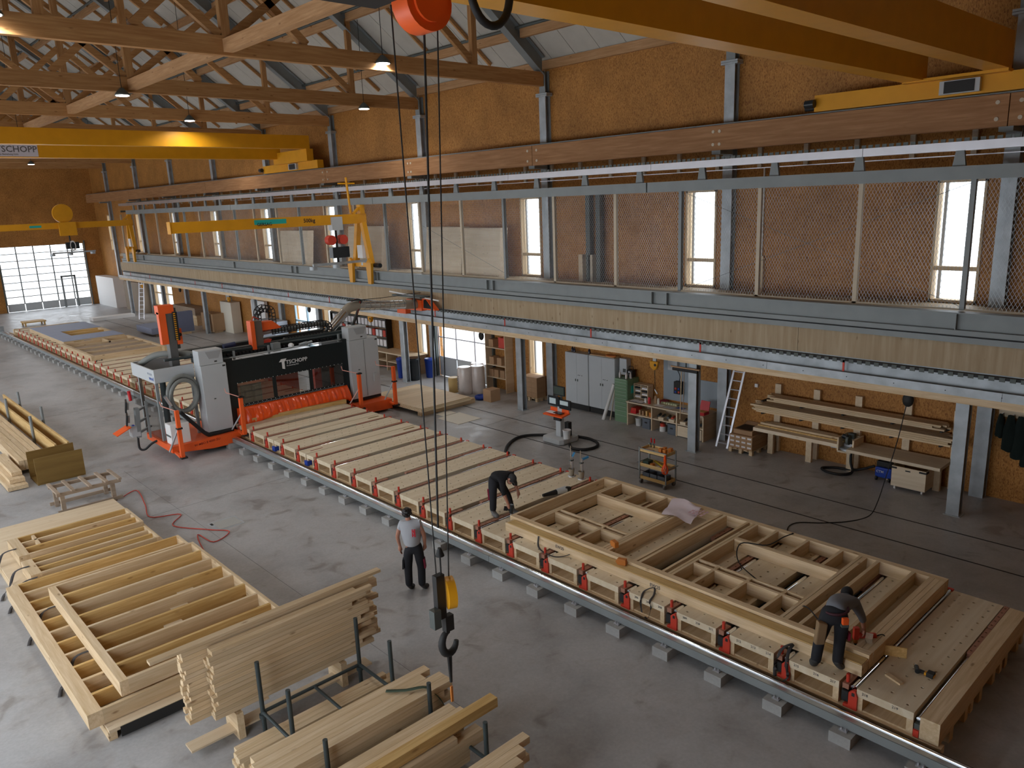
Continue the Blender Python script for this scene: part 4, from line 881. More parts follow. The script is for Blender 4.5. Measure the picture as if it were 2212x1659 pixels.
bx('desk_housing', LGREY, mc, 6.95, 7.2, 25.3, 25.6, .60, .92); cy('signal_lamp', REDP, mc, (7.09, 25.42, 1.75), (7.07, 25.42, 2.06), .05, 12)
tb('desk_cable', BLACK, mc, smooth_path([(7.12, 25.35, .58), (7.10, 25.3, .22), (7.22, 25.2, .16), (7.4, 25.05, .34), (7.6, 24.95, .44)], 6), .035, 8)
tag(MB().beam((10.25, 23.92, .69), (13.62, 23.62, .69), .10, .13).build('timber_beam', YLX), 'honey-coloured timber lying on the deck under the orange strip curtain', 'timber')
# ------------------------------------------------------------------ people
def skin(name, joints, edges, root, mat, parent, sub=2):
    me = bpy.data.meshes.new(name); keys = list(joints); ix = {k: i for i, k in enumerate(keys)}
    me.from_pydata([joints[k][0] for k in keys], [(ix[a], ix[b]) for a, b in edges], [])
    o = bpy.data.objects.new('tmp', me); COL.objects.link(o)
    sk = o.modifiers.new('skin', 'SKIN'); sk.use_smooth_shade = True
    for k in keys:
        d = me.skin_vertices[0].data[ix[k]]; r = joints[k][1]; d.radius = r if isinstance(r, tuple) else (r, r); d.use_root = (k == root)
    s_ = o.modifiers.new('sub', 'SUBSURF'); s_.levels = sub; s_.render_levels = sub
    dg = bpy.context.evaluated_depsgraph_get(); out = bpy.data.meshes.new_from_object(o.evaluated_get(dg))
    bpy.data.objects.remove(o); bpy.data.meshes.remove(me)
    out.materials.clear(); out.materials.append(mat); out.polygons.foreach_set('use_smooth', [True]*len(out.polygons))
    return link(name, out, parent) if parent is not None else out
def join_into(o, mb):
    import bmesh
    b = bmesh.new(); b.from_mesh(o.data); me = bpy.data.meshes.new('t'); me.from_pydata(mb.v, [], mb.f); me.polygons.foreach_set('use_smooth', [True]*len(me.polygons)); b.from_mesh(me)
    b.to_mesh(o.data); b.free(); bpy.data.meshes.remove(me)
def head_mb(c, look, up, m=None):
    # skull, jaw, nose, ears, eye sockets in a frame looking along 'look'
    m = m or MB(); l = Vector(look).normalized(); u = Vector(up); s_ = l.cross(u).normalized(); u = s_.cross(l)
    M = Matrix(((s_.x, l.x, u.x, c[0]), (s_.y, l.y, u.y, c[1]), (s_.z, l.z, u.z, c[2]), (0, 0, 0, 1)))
    st = len(m.v)
    m.ball((0, -.005, .02), (.076, .098, .10), 16, 12); m.ball((0, .03, -.055), (.056, .062, .062), 12, 8)
    m.lathe([(.022, 0), (.012, .035)], (0, 0, 0), 8); k = len(m.v)-16
    for i in range(k, len(m.v)): x, y, z = m.v[i]; m.v[i] = (x*.7, .085+z*.75, -.01-(.5 if z < .02 else .9)*.02+y*.9)
    for s in (-1, 1): m.ball((s*.078, -.01, .0), (.012, .024, .034), 8, 6)
    m.ball((0, .085, -.055), (.026, .012, .008), 8, 6)
    for s in (-1, 1): m.ball((s*.030, .083, .018), (.013, .010, .008), 8, 6)
    m.xf(M, st); return m, M
def hand_mb(m, wrist, tip_dir, palm_n, curl=.5, L=.19):
    d = Vector(tip_dir).normalized(); n = Vector(palm_n); s_ = d.cross(n).normalized(); n = s_.cross(d); w_ = Vector(wrist)
    m.tube([w_-d*.02, w_+d*.03, w_+d*.07, w_+d*.095], .03, 8, rs=[.026, .036, .040, .030])
    for i, (off, ln) in enumerate(((-.030, .075), (-.010, .088), (.010, .082), (.028, .062))):
        p = w_+d*.085+s_*off; pts = [p-d*.02]; a = .25*curl
        for k in range(3):
            p = p+(d*math.cos(a)+n*math.sin(a))*ln/3*1.05; pts.append(p); a += curl*.75
        m.tube(pts, .009, 6, rs=[.0105, .010, .009, .007])
    p = w_+d*.03-s_*.032; m.tube([w_+d*.02-s_*.02, p-s_*.012+d*.012+n*.008, p-s_*.02+d*.045+n*.02, p-s_*.012+d*.07+n*.03], .011, 6, rs=[.014, .013, .011, .008])
    return m
def human(nm, label, base, J, look, up, M, clothes, hands, hat=None):
    t = thing(nm, label, 'person', base)
    V = {k: Vector(v) for k, v in J.items()}
    R_ = dict(pel=.095, waist=.095, ch=.115, neckb=.062, neck=.052, headb=.058, lsh=.052, rsh=.052, lel=.043, rel=.043, lwr=.029, rwr=.029, lh=.066, rh=.066, lk=.052, rk=.052, la=.032, ra=.032, lt=.02, rt=.02)
    E = [('pel','waist'),('waist','ch'),('ch','neckb'),('neckb','neck'),('neck','headb'),('ch','lsh'),('lsh','lel'),('lel','lwr'),('ch','rsh'),('rsh','rel'),('rel','rwr'),('pel','lh'),('lh','lk'),('lk','la'),('la','lt'),('pel','rh'),('rh','rk'),('rk','ra'),('ra','rt')]
    body = skin('body', {k: (V[k], R_[k]) for k in V if k in R_}, E, 'pel', SKIN, t)
    m, HM = head_mb(J['head'], look, up)
    for h in hands: hand_mb(m, *h)
    join_into(body, m)
    def cl(name, mat, js, es, root, grow):
        jj = {}
        for k, r in js.items():
            if isinstance(k, tuple): a, b, q = k; p = V[a].lerp(V[b], q); jj['%s_%s' % (a, b)] = (p, r)
            else: jj[k] = (V[k], r)
        return skin(name, jj, es, root, mat, t)
    sl = clothes['sleeve']
    g = clothes.get('girth', 1)
    js = {'pel': .165*g, 'waist': .150*g, 'ch': (.180*g, .160*g), 'neckb': .098, ('neckb', 'neck', .45): .075, 'lsh': .088, 'rsh': .088}
    es = [('pel', 'waist'), ('waist', 'ch'), ('ch', 'neckb'), ('neckb', 'neckb_neck'), ('ch', 'lsh'), ('ch', 'rsh')]
    for s in 'lr':
        if sl <= 1: js[(s+'sh', s+'el', sl)] = .072; es.append((s+'sh', s+'sh_'+s+'el'))
        else: js[s+'el'] = .060; js[(s+'el', s+'wr', sl-1)] = .050; es += [(s+'sh', s+'el'), (s+'el', s+'el_'+s+'wr')]
    sh = cl('shirt', clothes['shirt'], js, es, 'ch', 0)
    js = {'pel': .150, 'lh': .118, 'rh': .118, ('lh', 'lk', .45): .105, ('rh', 'rk', .45): .105, 'lk': .086, 'rk': .086, ('lk', 'la', 1.02): .078, ('rk', 'ra', 1.02): .078, ('pel', 'waist', .75): .135}
    cl('trousers', PANTS, js, [('pel_waist', 'pel'), ('pel', 'lh'), ('pel', 'rh'), ('lh', 'lh_lk'), ('lh_lk', 'lk'), ('rh', 'rh_rk'), ('rh_rk', 'rk'), ('lk', 'lk_la'), ('rk', 'rk_ra')], 'pel', 0)
    for s in 'lr':
        a, b = V[s+'a'], V[s+'t']; d = (b-a); d.z = 0; d.normalize()
        q = skin('boot', {'s': (a+Vector((0, 0, .09)), .066), 'h': (a+Vector((0, 0, -.035)), (.068, .062)), 'm': (a+d*.09+Vector((0, 0, -.045)), (.064, .056)), 't': (a+d*.19+Vector((0, 0, -.052)), (.056, .046))}, [('s', 'h'), ('h', 'm'), ('m', 't')], 'h', clothes.get('boot', SHOE), t)
    hm = MB()
    if hat:
        hm.ball((0, -.008, .035), (.088, .108, .098), 16, 10); hm.prism([(-.07, .07), (.07, .07), (.055, .165), (0, .18), (-.055, .165)], 'z', .045, .06); hm.xf(HM).build('cap', hat, t, local=True)
    else:
        hm.ball((0, -.022, .03), (.090, .104, .103), 18, 12)
        for i in range(26): a = rnd.uniform(0, 2*PI); b = rnd.uniform(-.3, 1.2); hm.ball((.072*math.cos(a)*math.cos(b), -.025+.085*math.sin(a)*math.cos(b) if math.sin(a) < .4 else -.02, .035+.085*math.sin(b)), (.03, .034, .03), 8, 6)
        hm.xf(HM).build('hair', HAIR, t, local=True)
    return t, V, HM
# 1: standing with his back to the camera, looking up
A = Vector((.676, .737, 0)); RR = Vector((.737, -.676, 0))
def w3(r, a, z): return RR*r+A*a+Vector((0, 0, z))
J = dict(pel=w3(0,0,.95), waist=w3(-.01,.0,1.10), ch=w3(-.03,.01,1.33), neckb=w3(-.05,0,1.49), neck=w3(-.055,0,1.54), headb=w3(-.06,.0,1.60), head=w3(-.066,-.015,1.655),
  lsh=w3(-.205,0,1.435), lel=w3(-.285,-.02,1.17), lwr=w3(-.255,.02,.95), rsh=w3(.145,0,1.435), rel=w3(.235,-.02,1.17), rwr=w3(.225,.06,.95),
  lh=w3(-.095,0,.90), lk=w3(-.125,.02,.50), la=w3(-.125,0,.10), lt=w3(-.07,.16,.05), rh=w3(.095,0,.90), rk=w3(.135,.02,.50), ra=w3(.125,0,.10), rt=w3(.23,.15,.05))
p1, V1, H1 = human('person', 'man in grey t-shirt and black trousers standing on the floor with his back turned', (7.865, 11.604, 0), J, A*.9+Vector((0, 0, .42))-RR*.10, (0, 0, 1), None, dict(shirt=TSHIRT, sleeve=.55, girth=1.12),
  [(J['lwr'], w3(.02, .04, -1), RR, .35), (J['rwr'], w3(-.10, .25, -.9), -RR, .8)])
sp = MB(); z = 1.385
for k, (h_, gaps) in enumerate(((.030, 1), (.026, 0), (.030, 2), (.026, 1), (.028, 0), (.030, 1))):
    for u in ((-.034, -.012), (.004, .034)) if gaps == 1 else ((-.034, .034),) if gaps == 0 else ((-.034, -.02), (-.008, .034)):
        a_, b_ = w3(.062+u[0], -.205, z), w3(.062+u[1], -.205, z); sp.add([a_, b_, b_+Vector((0, 0, -h_*.72)), a_+Vector((0, 0, -h_*.72)), a_+A*.012, b_+A*.012, b_+A*.012+Vector((0, 0, -h_*.72)), a_+A*.012+Vector((0, 0, -h_*.72))], [(0,1,2,3),(0,4,5,1),(1,5,6,2),(2,6,7,3),(3,7,4,0)])
    z -= h_*.95
sp.build('shirt_print', RINK, p1, local=True)
for s in (-1, 1): MB().beam(w3(s*.20, -.01, .70), w3(s*.215, 0, .50), .03, .12, up=A).build('cargo_pocket', plain('dark_red_pocket', (.16, .012, .03), .9) if s > 0 else PANTS, p1, local=True)
# 2: black clothes and cap, bending over on the deck with a cordless driver
J = dict(pel=w3(-.15,.06,.80), waist=w3(-.10,.04,.91), ch=w3(.07,.0,.965), neckb=w3(.17,-.05,.93), neck=w3(.185,-.07,.915), headb=w3(.20,-.09,.90), head=w3(.215,-.125,.865),
  lsh=w3(.02,-.17,.875), lel=w3(.05,-.24,.56), lwr=w3(.135,-.25,.33), rsh=w3(.22,.12,.875), rel=w3(.30,.10,.655), rwr=w3(.355,.08,.50),
  lh=w3(-.20,-.02,.76), lk=w3(-.20,-.05,.40), la=w3(-.215,-.05,.085), lt=w3(-.12,-.17,.045), rh=w3(-.06,.12,.72), rk=w3(.13,.06,.40), ra=w3(.20,.03,.085), rt=w3(.30,-.02,.045))
p2, V2, H2 = human('person', 'worker in black shirt and cap bending over on the deck with a cordless driver', (10.603, 12.033, TZ), J, RR*.35-A*.35+Vector((0, 0, -.75)), RR*.8-A*.25+Vector((0, 0, .55)), None, dict(shirt=BLKSHIRT, sleeve=1.05, boot=plain('grey_sports_shoe', (.13, .13, .13), .7)),
  [(J['lwr'], w3(.06, 0, -1), A, .95), (J['rwr'], w3(.12, -.06, -1), -RR, .5)], hat=plain('dark_grey_cap', (.03, .03, .032), .8))
MB().beam(w3(-.305, -.04, .62), w3(-.29, -.04, .38), .03, .07, up=A).build('red_pocket', plain('dark_red_pocket', (.25, .015, .05), .9), p2, local=True)
dv = thing('cordless_driver', 'black cordless driver held in the hand of the worker in black', 'driver', tuple(Vector((10.603, 12.033, TZ))))
q0 = J['lwr']+w3(.0, 0, -.10)
MB().cyl(q0+w3(-.10, 0, .02), q0+w3(-.02, 0, -.0), .052, 12, r2=.045).build('battery', BLACK, dv, local=True); MB().beam(q0+w3(-.03, 0, .01), q0+w3(.06, 0, -.05), .04, .045).build('grip', INK, dv, local=True)
MB().cyl(q0+w3(.07, 0, .10), q0+w3(.05, 0, -.10), .042, 12).build('motor_housing', SCRDARK, dv, local=True); MB().cyl(q0+w3(.05, 0, -.10), q0+w3(.045, 0, -.16), .018, 10).build('chuck', GALV, dv, local=True)
# 3: grey sweatshirt, tool belt, bending over the frame with a red power drill
J = dict(pel=w3(.06,.0,.90), waist=w3(.13,.10,.94), ch=w3(.31,.30,.93), neckb=w3(.42,.42,.88), neck=w3(.44,.46,.87), headb=w3(.45,.49,.87), head=w3(.455,.53,.87),
  rsh=w3(.50,.34,.85), rel=w3(.665,.40,.56), rwr=w3(.70,.41,.37), lsh=w3(.24,.42,.83), lel=w3(.28,.46,.50), lwr=w3(.36,.46,.28),
  lh=w3(-.03,.02,.83), lk=w3(-.10,.07,.44), la=w3(-.17,.0,.10), lt=w3(-.15,.12,.05), rh=w3(.17,-.02,.82), rk=w3(.175,.02,.44), ra=w3(.12,-.06,.10), rt=w3(.27,.03,.05))
p3, V3, H3 = human('person', 'worker in grey sweatshirt and tool belt bending over the frame with a red drill', (9.93, 4.33, TZ), J, RR*.35+A*.5+Vector((0, 0, -.8)), RR*.6+A*.5+Vector((0, 0, .5)), None, dict(shirt=SWEAT, sleeve=1.45),
  [(J['rwr'], w3(-.03, 0, -1), -RR, 1.1), (J['lwr'], w3(.1, 0, -1), -RR, .4)], hat=plain('black_cap', (.014, .014, .016), .8))
MB().prism([(-.07, 0), (.07, 0), (.10, .32), (-.04, .36)], 'y', -.05, .05).xf(Matrix.Translation(w3(-.16, -.06, .46)) @ Matrix.Rotation(-.75, 4, 'Z')).build('tool_pouch', LEATHER, p3, local=True, bevel=.02)
MB().box(-.045, .045, -.03, .03, -.05, .05).xf(Matrix.Translation(w3(.145, -.17, .86)) @ Matrix.Rotation(-.75, 4, 'Z')).build('tape_measure', ORG, p3, local=True, bevel=.012)
MB().box(-.05, .05, -.02, .03, -.09, -.05).xf(Matrix.Translation(w3(.145, -.17, .86)) @ Matrix.Rotation(-.75, 4, 'Z')).build('tape_clip', DGREY, p3, local=True)
MB().beam(w3(.275, -.03, .60), w3(.275, -.02, .48), .03, .08, up=A).build('red_pocket', plain('dark_red_pocket', (.20, .012, .03), .9), p3, local=True)
MB().tube([w3(.10+.16*math.cos(t), .03+.15*math.sin(t), .935+.02*math.cos(t)) for t in [PI*2*i/20 for i in range(20)]], .02, 8, closed=True).build('belt', plain('maroon_belt', (.05, .012, .02), .7), p3, local=True)
rd = thing('power_drill', 'red corded power drill held above the frame by the worker in grey', 'drill', (9.93, 4.33, TZ))
q0 = J['rwr']+w3(-.02, 0, -.10)
MB().cyl(q0+w3(-.06, 0, .0), q0+w3(.20, 0, -.03), .045, 14, r2=.052).build('drill_body', RED, rd, local=True); MB().beam(q0+w3(-.09, 0, .13), q0+w3(-.09, 0, -.06), .06, .075, up=RR).build('drill_head', RED, rd, local=True)
MB().cyl(q0+w3(-.09, 0, -.06), q0+w3(-.09, 0, -.12), .032, 10).build('yellow_collar', AMBER, rd, local=True); MB().cyl(q0+w3(-.09, 0, -.12), q0+w3(-.085, 0, -.21), .024, 10, r2=.012).build('chuck', INK, rd, local=True)
P = smooth_path([q0+w3(.20, 0, -.03), q0+w3(.32, .0, -.01), q0+w3(.36, -.02, -.12), q0+w3(.28, -.05, -.22), q0+w3(.0, -.08, -.24), q0+w3(-.3, -.1, -.2), w3(.12, -.02, .5)], 6)
MB().tube(P, .009, 6).build('drill_cord', BLACK, rd, local=True)
tag(tb('extension_cable', BLACK, None, smooth_path([(13.38, 6.65, .87), (13.1, 6.7, .875), (12.55, 6.75, .88), (12.3, 7.15, .875), (12.0, 7.0, .64), (11.5, 6.2, .64), (10.95, 5.5, .64), (10.95, 5.2, .87), (10.75, 4.9, .875), (10.55, 4.75, .90)], 6), .011, 6), 'black power cord running over the frame to the bending worker', 'cord')
tag(tb('extension_cable', BLACK, None, smooth_path([(18.37, 6.55, 2.40), (18.15, 6.6, 1.6), (17.8, 6.66, .8), (17.45, 6.68, .25), (17.15, 6.72, .02), (16.6, 6.9, .015), (16.1, 7.3, .015), (15.7, 7.75, .015), (15.2, 7.7, .015), (14.6, 7.2, .015), (14.0, 7.0, .02), (13.5, 6.75, .75), (13.38, 6.65, .87)], 6), .011, 6), 'thin black cord hanging from a reel under the gallery down across the floor', 'cord')
# ------------------------------------------------------------------ right side under the gallery
# grey steel cabinets (two double units) with black plinth
for i, (y0, y1, lb) in enumerate(((17.62, 18.72, 'left grey steel double-door cabinet with black plinth against the strand board'), (16.42, 17.60, 'right grey steel double-door cabinet beside the green drawer cabinet'))):
    c = thing('steel_cabinet', lb, 'cabinet', (19.95, (y0+y1)/2, 0), group='grey steel cabinets')
    MB().box(19.80, 20.18, y0+.005, y1-.005, .22, 2.06).build('body', LGREY, c, bevel=.008); bx('plinth', INK, c, 19.84, 20.16, y0+.01, y1-.01, 0, .22)
    ym = (y0+y1)/2
    for a, b in ((y0+.012, ym-.003), (ym+.003, y1-.012)):
        d = bx('door', LGREY, c, 19.785, 19.80, a, b, .24, 2.04); bx('handle', DGREY, d, 19.765, 19.786, (b-.06 if b < ym else a+.03), (b-.03 if b < ym else a+.06), 1.05, 1.13)
    for q in (-.05, .05, .12): cy('lock', INK, c, (19.775, ym-.2+q, 1.28), (19.79, ym-.2+q, 1.28), .014, 8)
for i, (y, h_, lb) in enumerate(((18.50, .20, 'dark bottle with blue cap on the left grey cabinet'), (18.40, .16, 'short dark bottle on the left grey cabinet'), (17.70, .22, 'dark bottle standing alone on the grey cabinets'))):
    t = thing('bottle', lb, 'bottle', (19.95, y, 2.06)); MB().lathe([(.045, 0), (.045, h_*.65), (.018, h_*.8), (.018, h_)], (19.95, y, 2.06), 12).build('body', BOTTLE, t); cy('cap', BLUE if i == 0 else INK, t, (19.95, y, 2.06+h_), (19.95, y, 2.09+h_), .02, 8)
tag(bx('wooden_tray', SPY, None, 19.86, 20.16, 16.5, 17.6, 2.065, 2.085), 'pale board lying on top of the right grey cabinet', 'board')
tag(MB().tube([(19.98+.10*math.cos(t), 16.75+.20*math.sin(t), 2.11) for t in [PI*2*i/24 for i in range(24)]], .022, 8, closed=True).build('hose_coil', plain('orange_hose', (.72, .26, .08), .5)), 'orange hose coil lying on the right grey cabinet', 'hose')
# green drawer cabinet
g_ = thing('drawer_cabinet', 'green steel cabinet with eleven drawers beside the workbench', 'cabinet', (19.9, 15.98, 0))
bx('body', GREEN, g_, 19.56, 20.16, 15.70, 16.25, .0, 1.48)
z = .10
for h_ in (.17, .15, .14, .14, .13, .12, .11, .11, .10, .10, .09):
    d = bx('drawer', GREEN, g_, 19.545, 19.56, 15.715, 16.235, z, z+h_-.012); bx('drawer_handle', plain('pale_green_handle', (.34, .45, .34), .4), d, 19.53, 19.546, 15.74, 16.21, z+h_-.035, z+h_-.02); z += h_+.004
bx('label_card', CYAN, g_, 19.75, 19.98, 15.69, 15.70, 1.0, 1.25)
for i, (x, y, r, h_, m_, lb) in enumerate(((19.72, 16.15, .035, .26, FOIL, 'clear bottle on the green cabinet left'), (19.70, 15.86, .04, .22, FOIL, 'clear spray bottle on the green cabinet front'), (19.85, 15.80, .04, .22, FOIL, 'second clear bottle on the green cabinet front'))):
    tag(MB().lathe([(r, 0), (r, h_*.6), (r*.35, h_*.8), (r*.35, h_)], (x, y, 1.48), 10).build('bottle', m_), lb, 'bottle')
rdio = thing('site_radio', 'black site radio standing on the green drawer cabinet', 'radio', (19.95, 15.86, 1.48))
MB().box(19.85, 20.05, 15.74, 15.98, 1.50, 1.74).build('body', BLACK, rdio, bevel=.02); MB().tube([(19.95, 15.76, 1.74), (19.95, 15.78, 1.86), (19.95, 15.94, 1.86), (19.95, 15.96, 1.74)], .014, 6).build('handle', BLACK, rdio)
for y in (15.80, 15.92): cy('speaker', DGREY, rdio, (19.84, y, 1.60), (19.852, y, 1.60), .04, 12)
bx('display', LGREY, rdio, 19.84, 19.852, 15.83, 15.89, 1.66, 1.71)
wu = thing('wall_unit', 'light grey wall unit with vents mounted above the green cabinet', 'wall unit', (20.1, 16.28, 1.5))
MB().box(19.95, 20.19, 16.05, 16.36, 1.52, 2.08).build('case', LGREY, wu, bevel=.02); bx('vent', DGREY, wu, 19.94, 19.952, 16.08, 16.2, 1.62, 1.74)
# cardboard tubes leaning at the cabinet
tag(MB().cyl((19.40, 16.62, 0), (19.62, 16.32, 1.24), .06, 14).build('paper_tube', WHITE), 'long white paper tube leaning against the green cabinet', 'tube')
tag(MB().cyl((19.50, 16.40, 0), (19.66, 16.29, 1.20), .02, 8).build('thin_pole', BATT), 'thin pole leaning beside the white paper tube', 'pole')
# workbench with compartments
wb = thing('workbench', 'wooden workbench with open compartments below beside the green cabinet', 'workbench', (19.8, 14.1, 0))
bx('top', PLYY, wb, 19.38, 20.18, 12.66, 15.62, .78, .82)
for y in (12.68, 13.64, 14.60, 15.58): bx('divider', PLY, wb, 19.40, 20.16, y-.02, y+.02, 0, .78)
for a, b in ((12.70, 13.62), (13.66, 14.58), (14.62, 15.56)): bx('shelf', PLYY, wb, 19.42, 20.16, a, b, .38, .41)
bx('back', PLYY, wb, 20.15, 20.17, 12.7, 15.56, .02, .78)
for a, b, lb in ((13.16, 13.60, 'left'), (12.72, 13.10, 'right')): bx('front_flap', PLYY, wb, 19.40, 19.42, a, b, .03, .36)
def on(nm, m_, cat, lb, *b, **k): return tag(bx(nm, m_, None, *b, **k), lb, cat)
for i, (y, m_, w_, h_) in enumerate(((15.42, REDP, .22, .10), (15.40, RED, .2, .09), (15.15, CARD, .06, .16), (15.02, CARD, .06, .15), (14.88, YLX, .06, .17), (14.72, AMBER, .1, .14))):
    on('stored_box', m_, 'box', ['red tool box on the workbench shelf, lower of two', 'red tool box on the workbench shelf, upper of two', 'brown divider box on the left workbench shelf', 'second brown divider box on the left workbench shelf', 'honey wooden box on the left workbench shelf', 'orange-brown box on the left workbench shelf'][i], 19.5, 19.8, y-w_/2, y+w_/2, .41+(.10 if i == 1 else 0), .41+(.10 if i == 1 else 0)+h_)
for i, (y, m_) in enumerate(((14.45, INK), (14.28, SCRDARK), (14.08, DGREY), (13.92, RED), (13.78, INK), (13.45, INK), (13.2, INK), (12.85, SCRDARK))):
    t = thing('power_tool', 'dark hand-held power tool lying on the workbench shelf', 'tool', (19.6, y, .41), group='power tools on the workbench shelf')
    MB().cyl((19.5, y-.05, .50), (19.75, y+.04, .50), .045, 10).build('body', m_, t, bevel=0); MB().beam((19.6, y, .47), (19.62, y+.05, .41), .04, .05).build('grip', INK, t)
for i, (y, lb) in enumerate(((14.25, 'small pale wooden box on the middle workbench shelf'), (13.85, 'second small pale wooden box on the middle workbench shelf'), (13.42, 'pale wooden box under the right workbench shelf'))): on('wooden_box', PLYY, 'box', lb, 19.42, 19.7, y-.1, y+.1, .415, .50)
def bucket(x, y, z, r, h_, lb, nm='bucket'):
    t = thing(nm, lb, 'bucket', (x, y, z)); MB().lathe([(r*.85, 0), (r, h_), (r*1.07, h_), (r*1.07, h_-.02), (r*.93, h_-.015), (r*.8, .02)], (x, y, z), 20).build('body', WHITE, t)
    tb('handle', DGREY, t, [(x-.3*r, y+r*1.05*math.cos(a), z+h_*.85-.5*r*math.sin(a)) for a in [PI*i/8 for i in range(9)]], .004, 5); return t
bucket(19.62, 15.28, 0, .11, .26, 'white bucket under the left part of the workbench')
for i, (x, y, h_, lb) in enumerate(((19.62, 14.85, .34, 'grey plastic crate under the left workbench shelf'), (19.6, 13.84, .34, 'grey plastic crate under the middle workbench shelf'))):
    t = thing('storage_crate', lb, 'crate', (x, y, 0)); MB().box(x-.18, x+.2, y-.15, y+.15, 0, h_).build('body', CRATE, t, bevel=.01); bx('rim', CRATE, t, x-.195, x+.21, y-.165, y+.165, h_-.035, h_+.005)
    bx('side_grip', INK, t, x-.185, x-.178, y-.05, y+.05, h_*.55, h_*.7)
vc = thing('small_vacuum', 'small red and white canister standing under the workbench middle', 'vacuum', (19.6, 14.3, 0)); cy('canister', WHITE, vc, (19.6, 14.3, .0), (19.6, 14.3, .16), .10, 16); cy('motor_head', RED, vc, (19.6, 14.3, .16), (19.6, 14.3, .26), .085, 16); tb('hose', BLACK, vc, arc((19.6, 14.3, .24), .10, 0, PI, 8, 'yz'), .02, 8)
# things on the bench top
tray = thing('letter_rack', 'wooden sorting rack of small shelves on the workbench by the green cabinet', 'rack', (19.95, 15.4, .82))
bx('back', PLYY, tray, 20.12, 20.15, 15.1, 15.66, .82, 1.32)
for y in (15.1, 15.38, 15.66): bx('side', PLY, tray, 19.85, 20.14, y-.01, y+.01, .82, 1.32)
for z in (.86, .96, 1.06, 1.16, 1.26, 1.32): bx('shelf', PLYY, tray, 19.85, 20.14, 15.1, 15.66, z-.006, z+.006)
for i, z in enumerate((.87, .97, 1.07, 1.17)):
    for y in (15.24, 15.52): bx('paper_stack', PAPER if (i+int(y*10)) % 2 else INK, tray, 19.87, 20.1, y-.11, y+.11, z, z+.05)
for i, (x, y, r, h_, m_, lb) in enumerate(((19.62, 15.0, .045, .15, WHITE, 'white paper cup on the workbench'), (19.58, 14.82, .045, .22, REDP, 'red thermos mug on the workbench'), (19.7, 14.55, .04, .2, CREAM, 'cream spray can on the workbench'), (19.78, 14.72, .05, .24, CARD, 'brown jar on the workbench'))):
    tag(MB().lathe([(r, 0), (r, h_*.8), (r*.7, h_)], (x, y, .82), 12).build('container', m_), lb, 'container')
fo = thing('folder', 'open black ring binder with white pages on the workbench left end', 'folder', (19.6, 15.3, .82)); bx('cover', INK, fo, 19.42, 19.72, 15.0, 15.54, .822, .832)
for y in (15.03, 15.29): bx('page', PAPER, fo, 19.45, 19.69, y, y+.22, .832, .84)
for i, (x, y, w_, l_, m_, lb) in enumerate(((19.62, 14.45, .2, .3, PAPER, 'white paper sheet on the workbench middle'), (19.6, 14.05, .24, .36, plain('grey_paper', (.55, .55, .58), .7), 'grey drawing sheet on the workbench'), (19.75, 13.72, .2, .3, plain('blue_folder', (.08, .13, .35), .5), 'blue folder on the workbench'), (19.58, 13.35, .22, .4, PAPER, 'white paper sheet on the workbench right end'), (19.7, 12.95, .2, .3, PAPER, 'folded paper on the workbench by the red case'))):
    on('paper_sheet', m_, 'paper', lb, x-w_/2, x+w_/2, y-l_/2, y+l_/2, .821, .826)
for i in range(7):
    on('crumpled_bag', plain('pale_green_bag', (.50, .52, .32), .8), 'bag', 'small crumpled pale green bag in the row on the workbench', 19.85, 19.97, 13.95+.09*i, 14.02+.09*i, .822, .88)['group'] = 'crumpled bags on the workbench'
on('red_cloth', plain('dark_red_cloth', (.30, .03, .05), .8), 'cloth', 'dark red cloth lying at the back of the workbench', 19.9, 20.1, 14.42, 14.65, .822, .9)
rc = thing('red_case', 'open red plastic tool case on the right workbench end', 'case', (19.6, 12.86, .82)); bx('base', REDP, rc, 19.45, 19.72, 12.68, 13.0, .822, .91); bx('insert', YLX, rc, 19.47, 19.70, 12.70, 12.98, .905, .92)
MB().prism([(19.70, .92), (19.72, .92), (19.80, 1.20), (19.78, 1.20)], 'y', 12.68, 13.0).build('lid', REDP, rc)
bx('wall_panel', plain('grey_blue_panel', (.30, .35, .39), .5), wr, 20.17, 20.198, 12.66, 14.7, .9, 1.72); bx('wall_panel', plain('grey_blue_panel', (.30, .35, .39), .5), wr, 20.17, 20.198, 13.75, 14.7, 1.72, 2.4)
sb = thing('socket_box', 'black site socket box with red and blue outlets on the wall above the workbench', 'socket', (20.1, 14.05, 1.2)); bx('case', INK, sb, 20.0, 20.17, 13.9, 14.18, 1.18, 1.58)
for i, (y, z) in enumerate(((13.98, 1.25), (14.1, 1.25), (13.98, 1.36), (14.1, 1.36))): cy('outlet', (RED, BLUE, BLUE, RED)[i], sb, (19.98, y, z), (20.0, y, z), .035, 10)
tb('supply_cord', BLACK, sb, smooth_path([(20.1, 14.05, 1.58), (20.08, 14.0, 1.75), (20.1, 14.12, 1.95), (20.15, 14.3, 2.1)], 5), .012, 6)
bx('light_panel', WHITE, sb, 20.02, 20.17, 13.92, 14.16, 1.44, 1.52)
on('junction_box', LGREY, 'junction box', 'light grey junction box high on the wall over the workbench', 20.05, 20.19, 14.1, 14.45, 1.92, 2.3); on('clipboard', CYAN, 'clipboard', 'turquoise clipboard hanging on the wall behind the workbench', 20.15, 20.169, 13.5, 13.72, .95, 1.28); on('wall_note', PAPER, 'note', 'white paper note pinned above the turquoise clipboard', 20.155, 20.169, 13.5, 13.70, 1.29, 1.40)
on('light_switch', WHITE, 'switch', 'white light switch on the strand board right of the ladder', 20.15, 20.199, 11.33, 11.43, 1.78, 1.88)
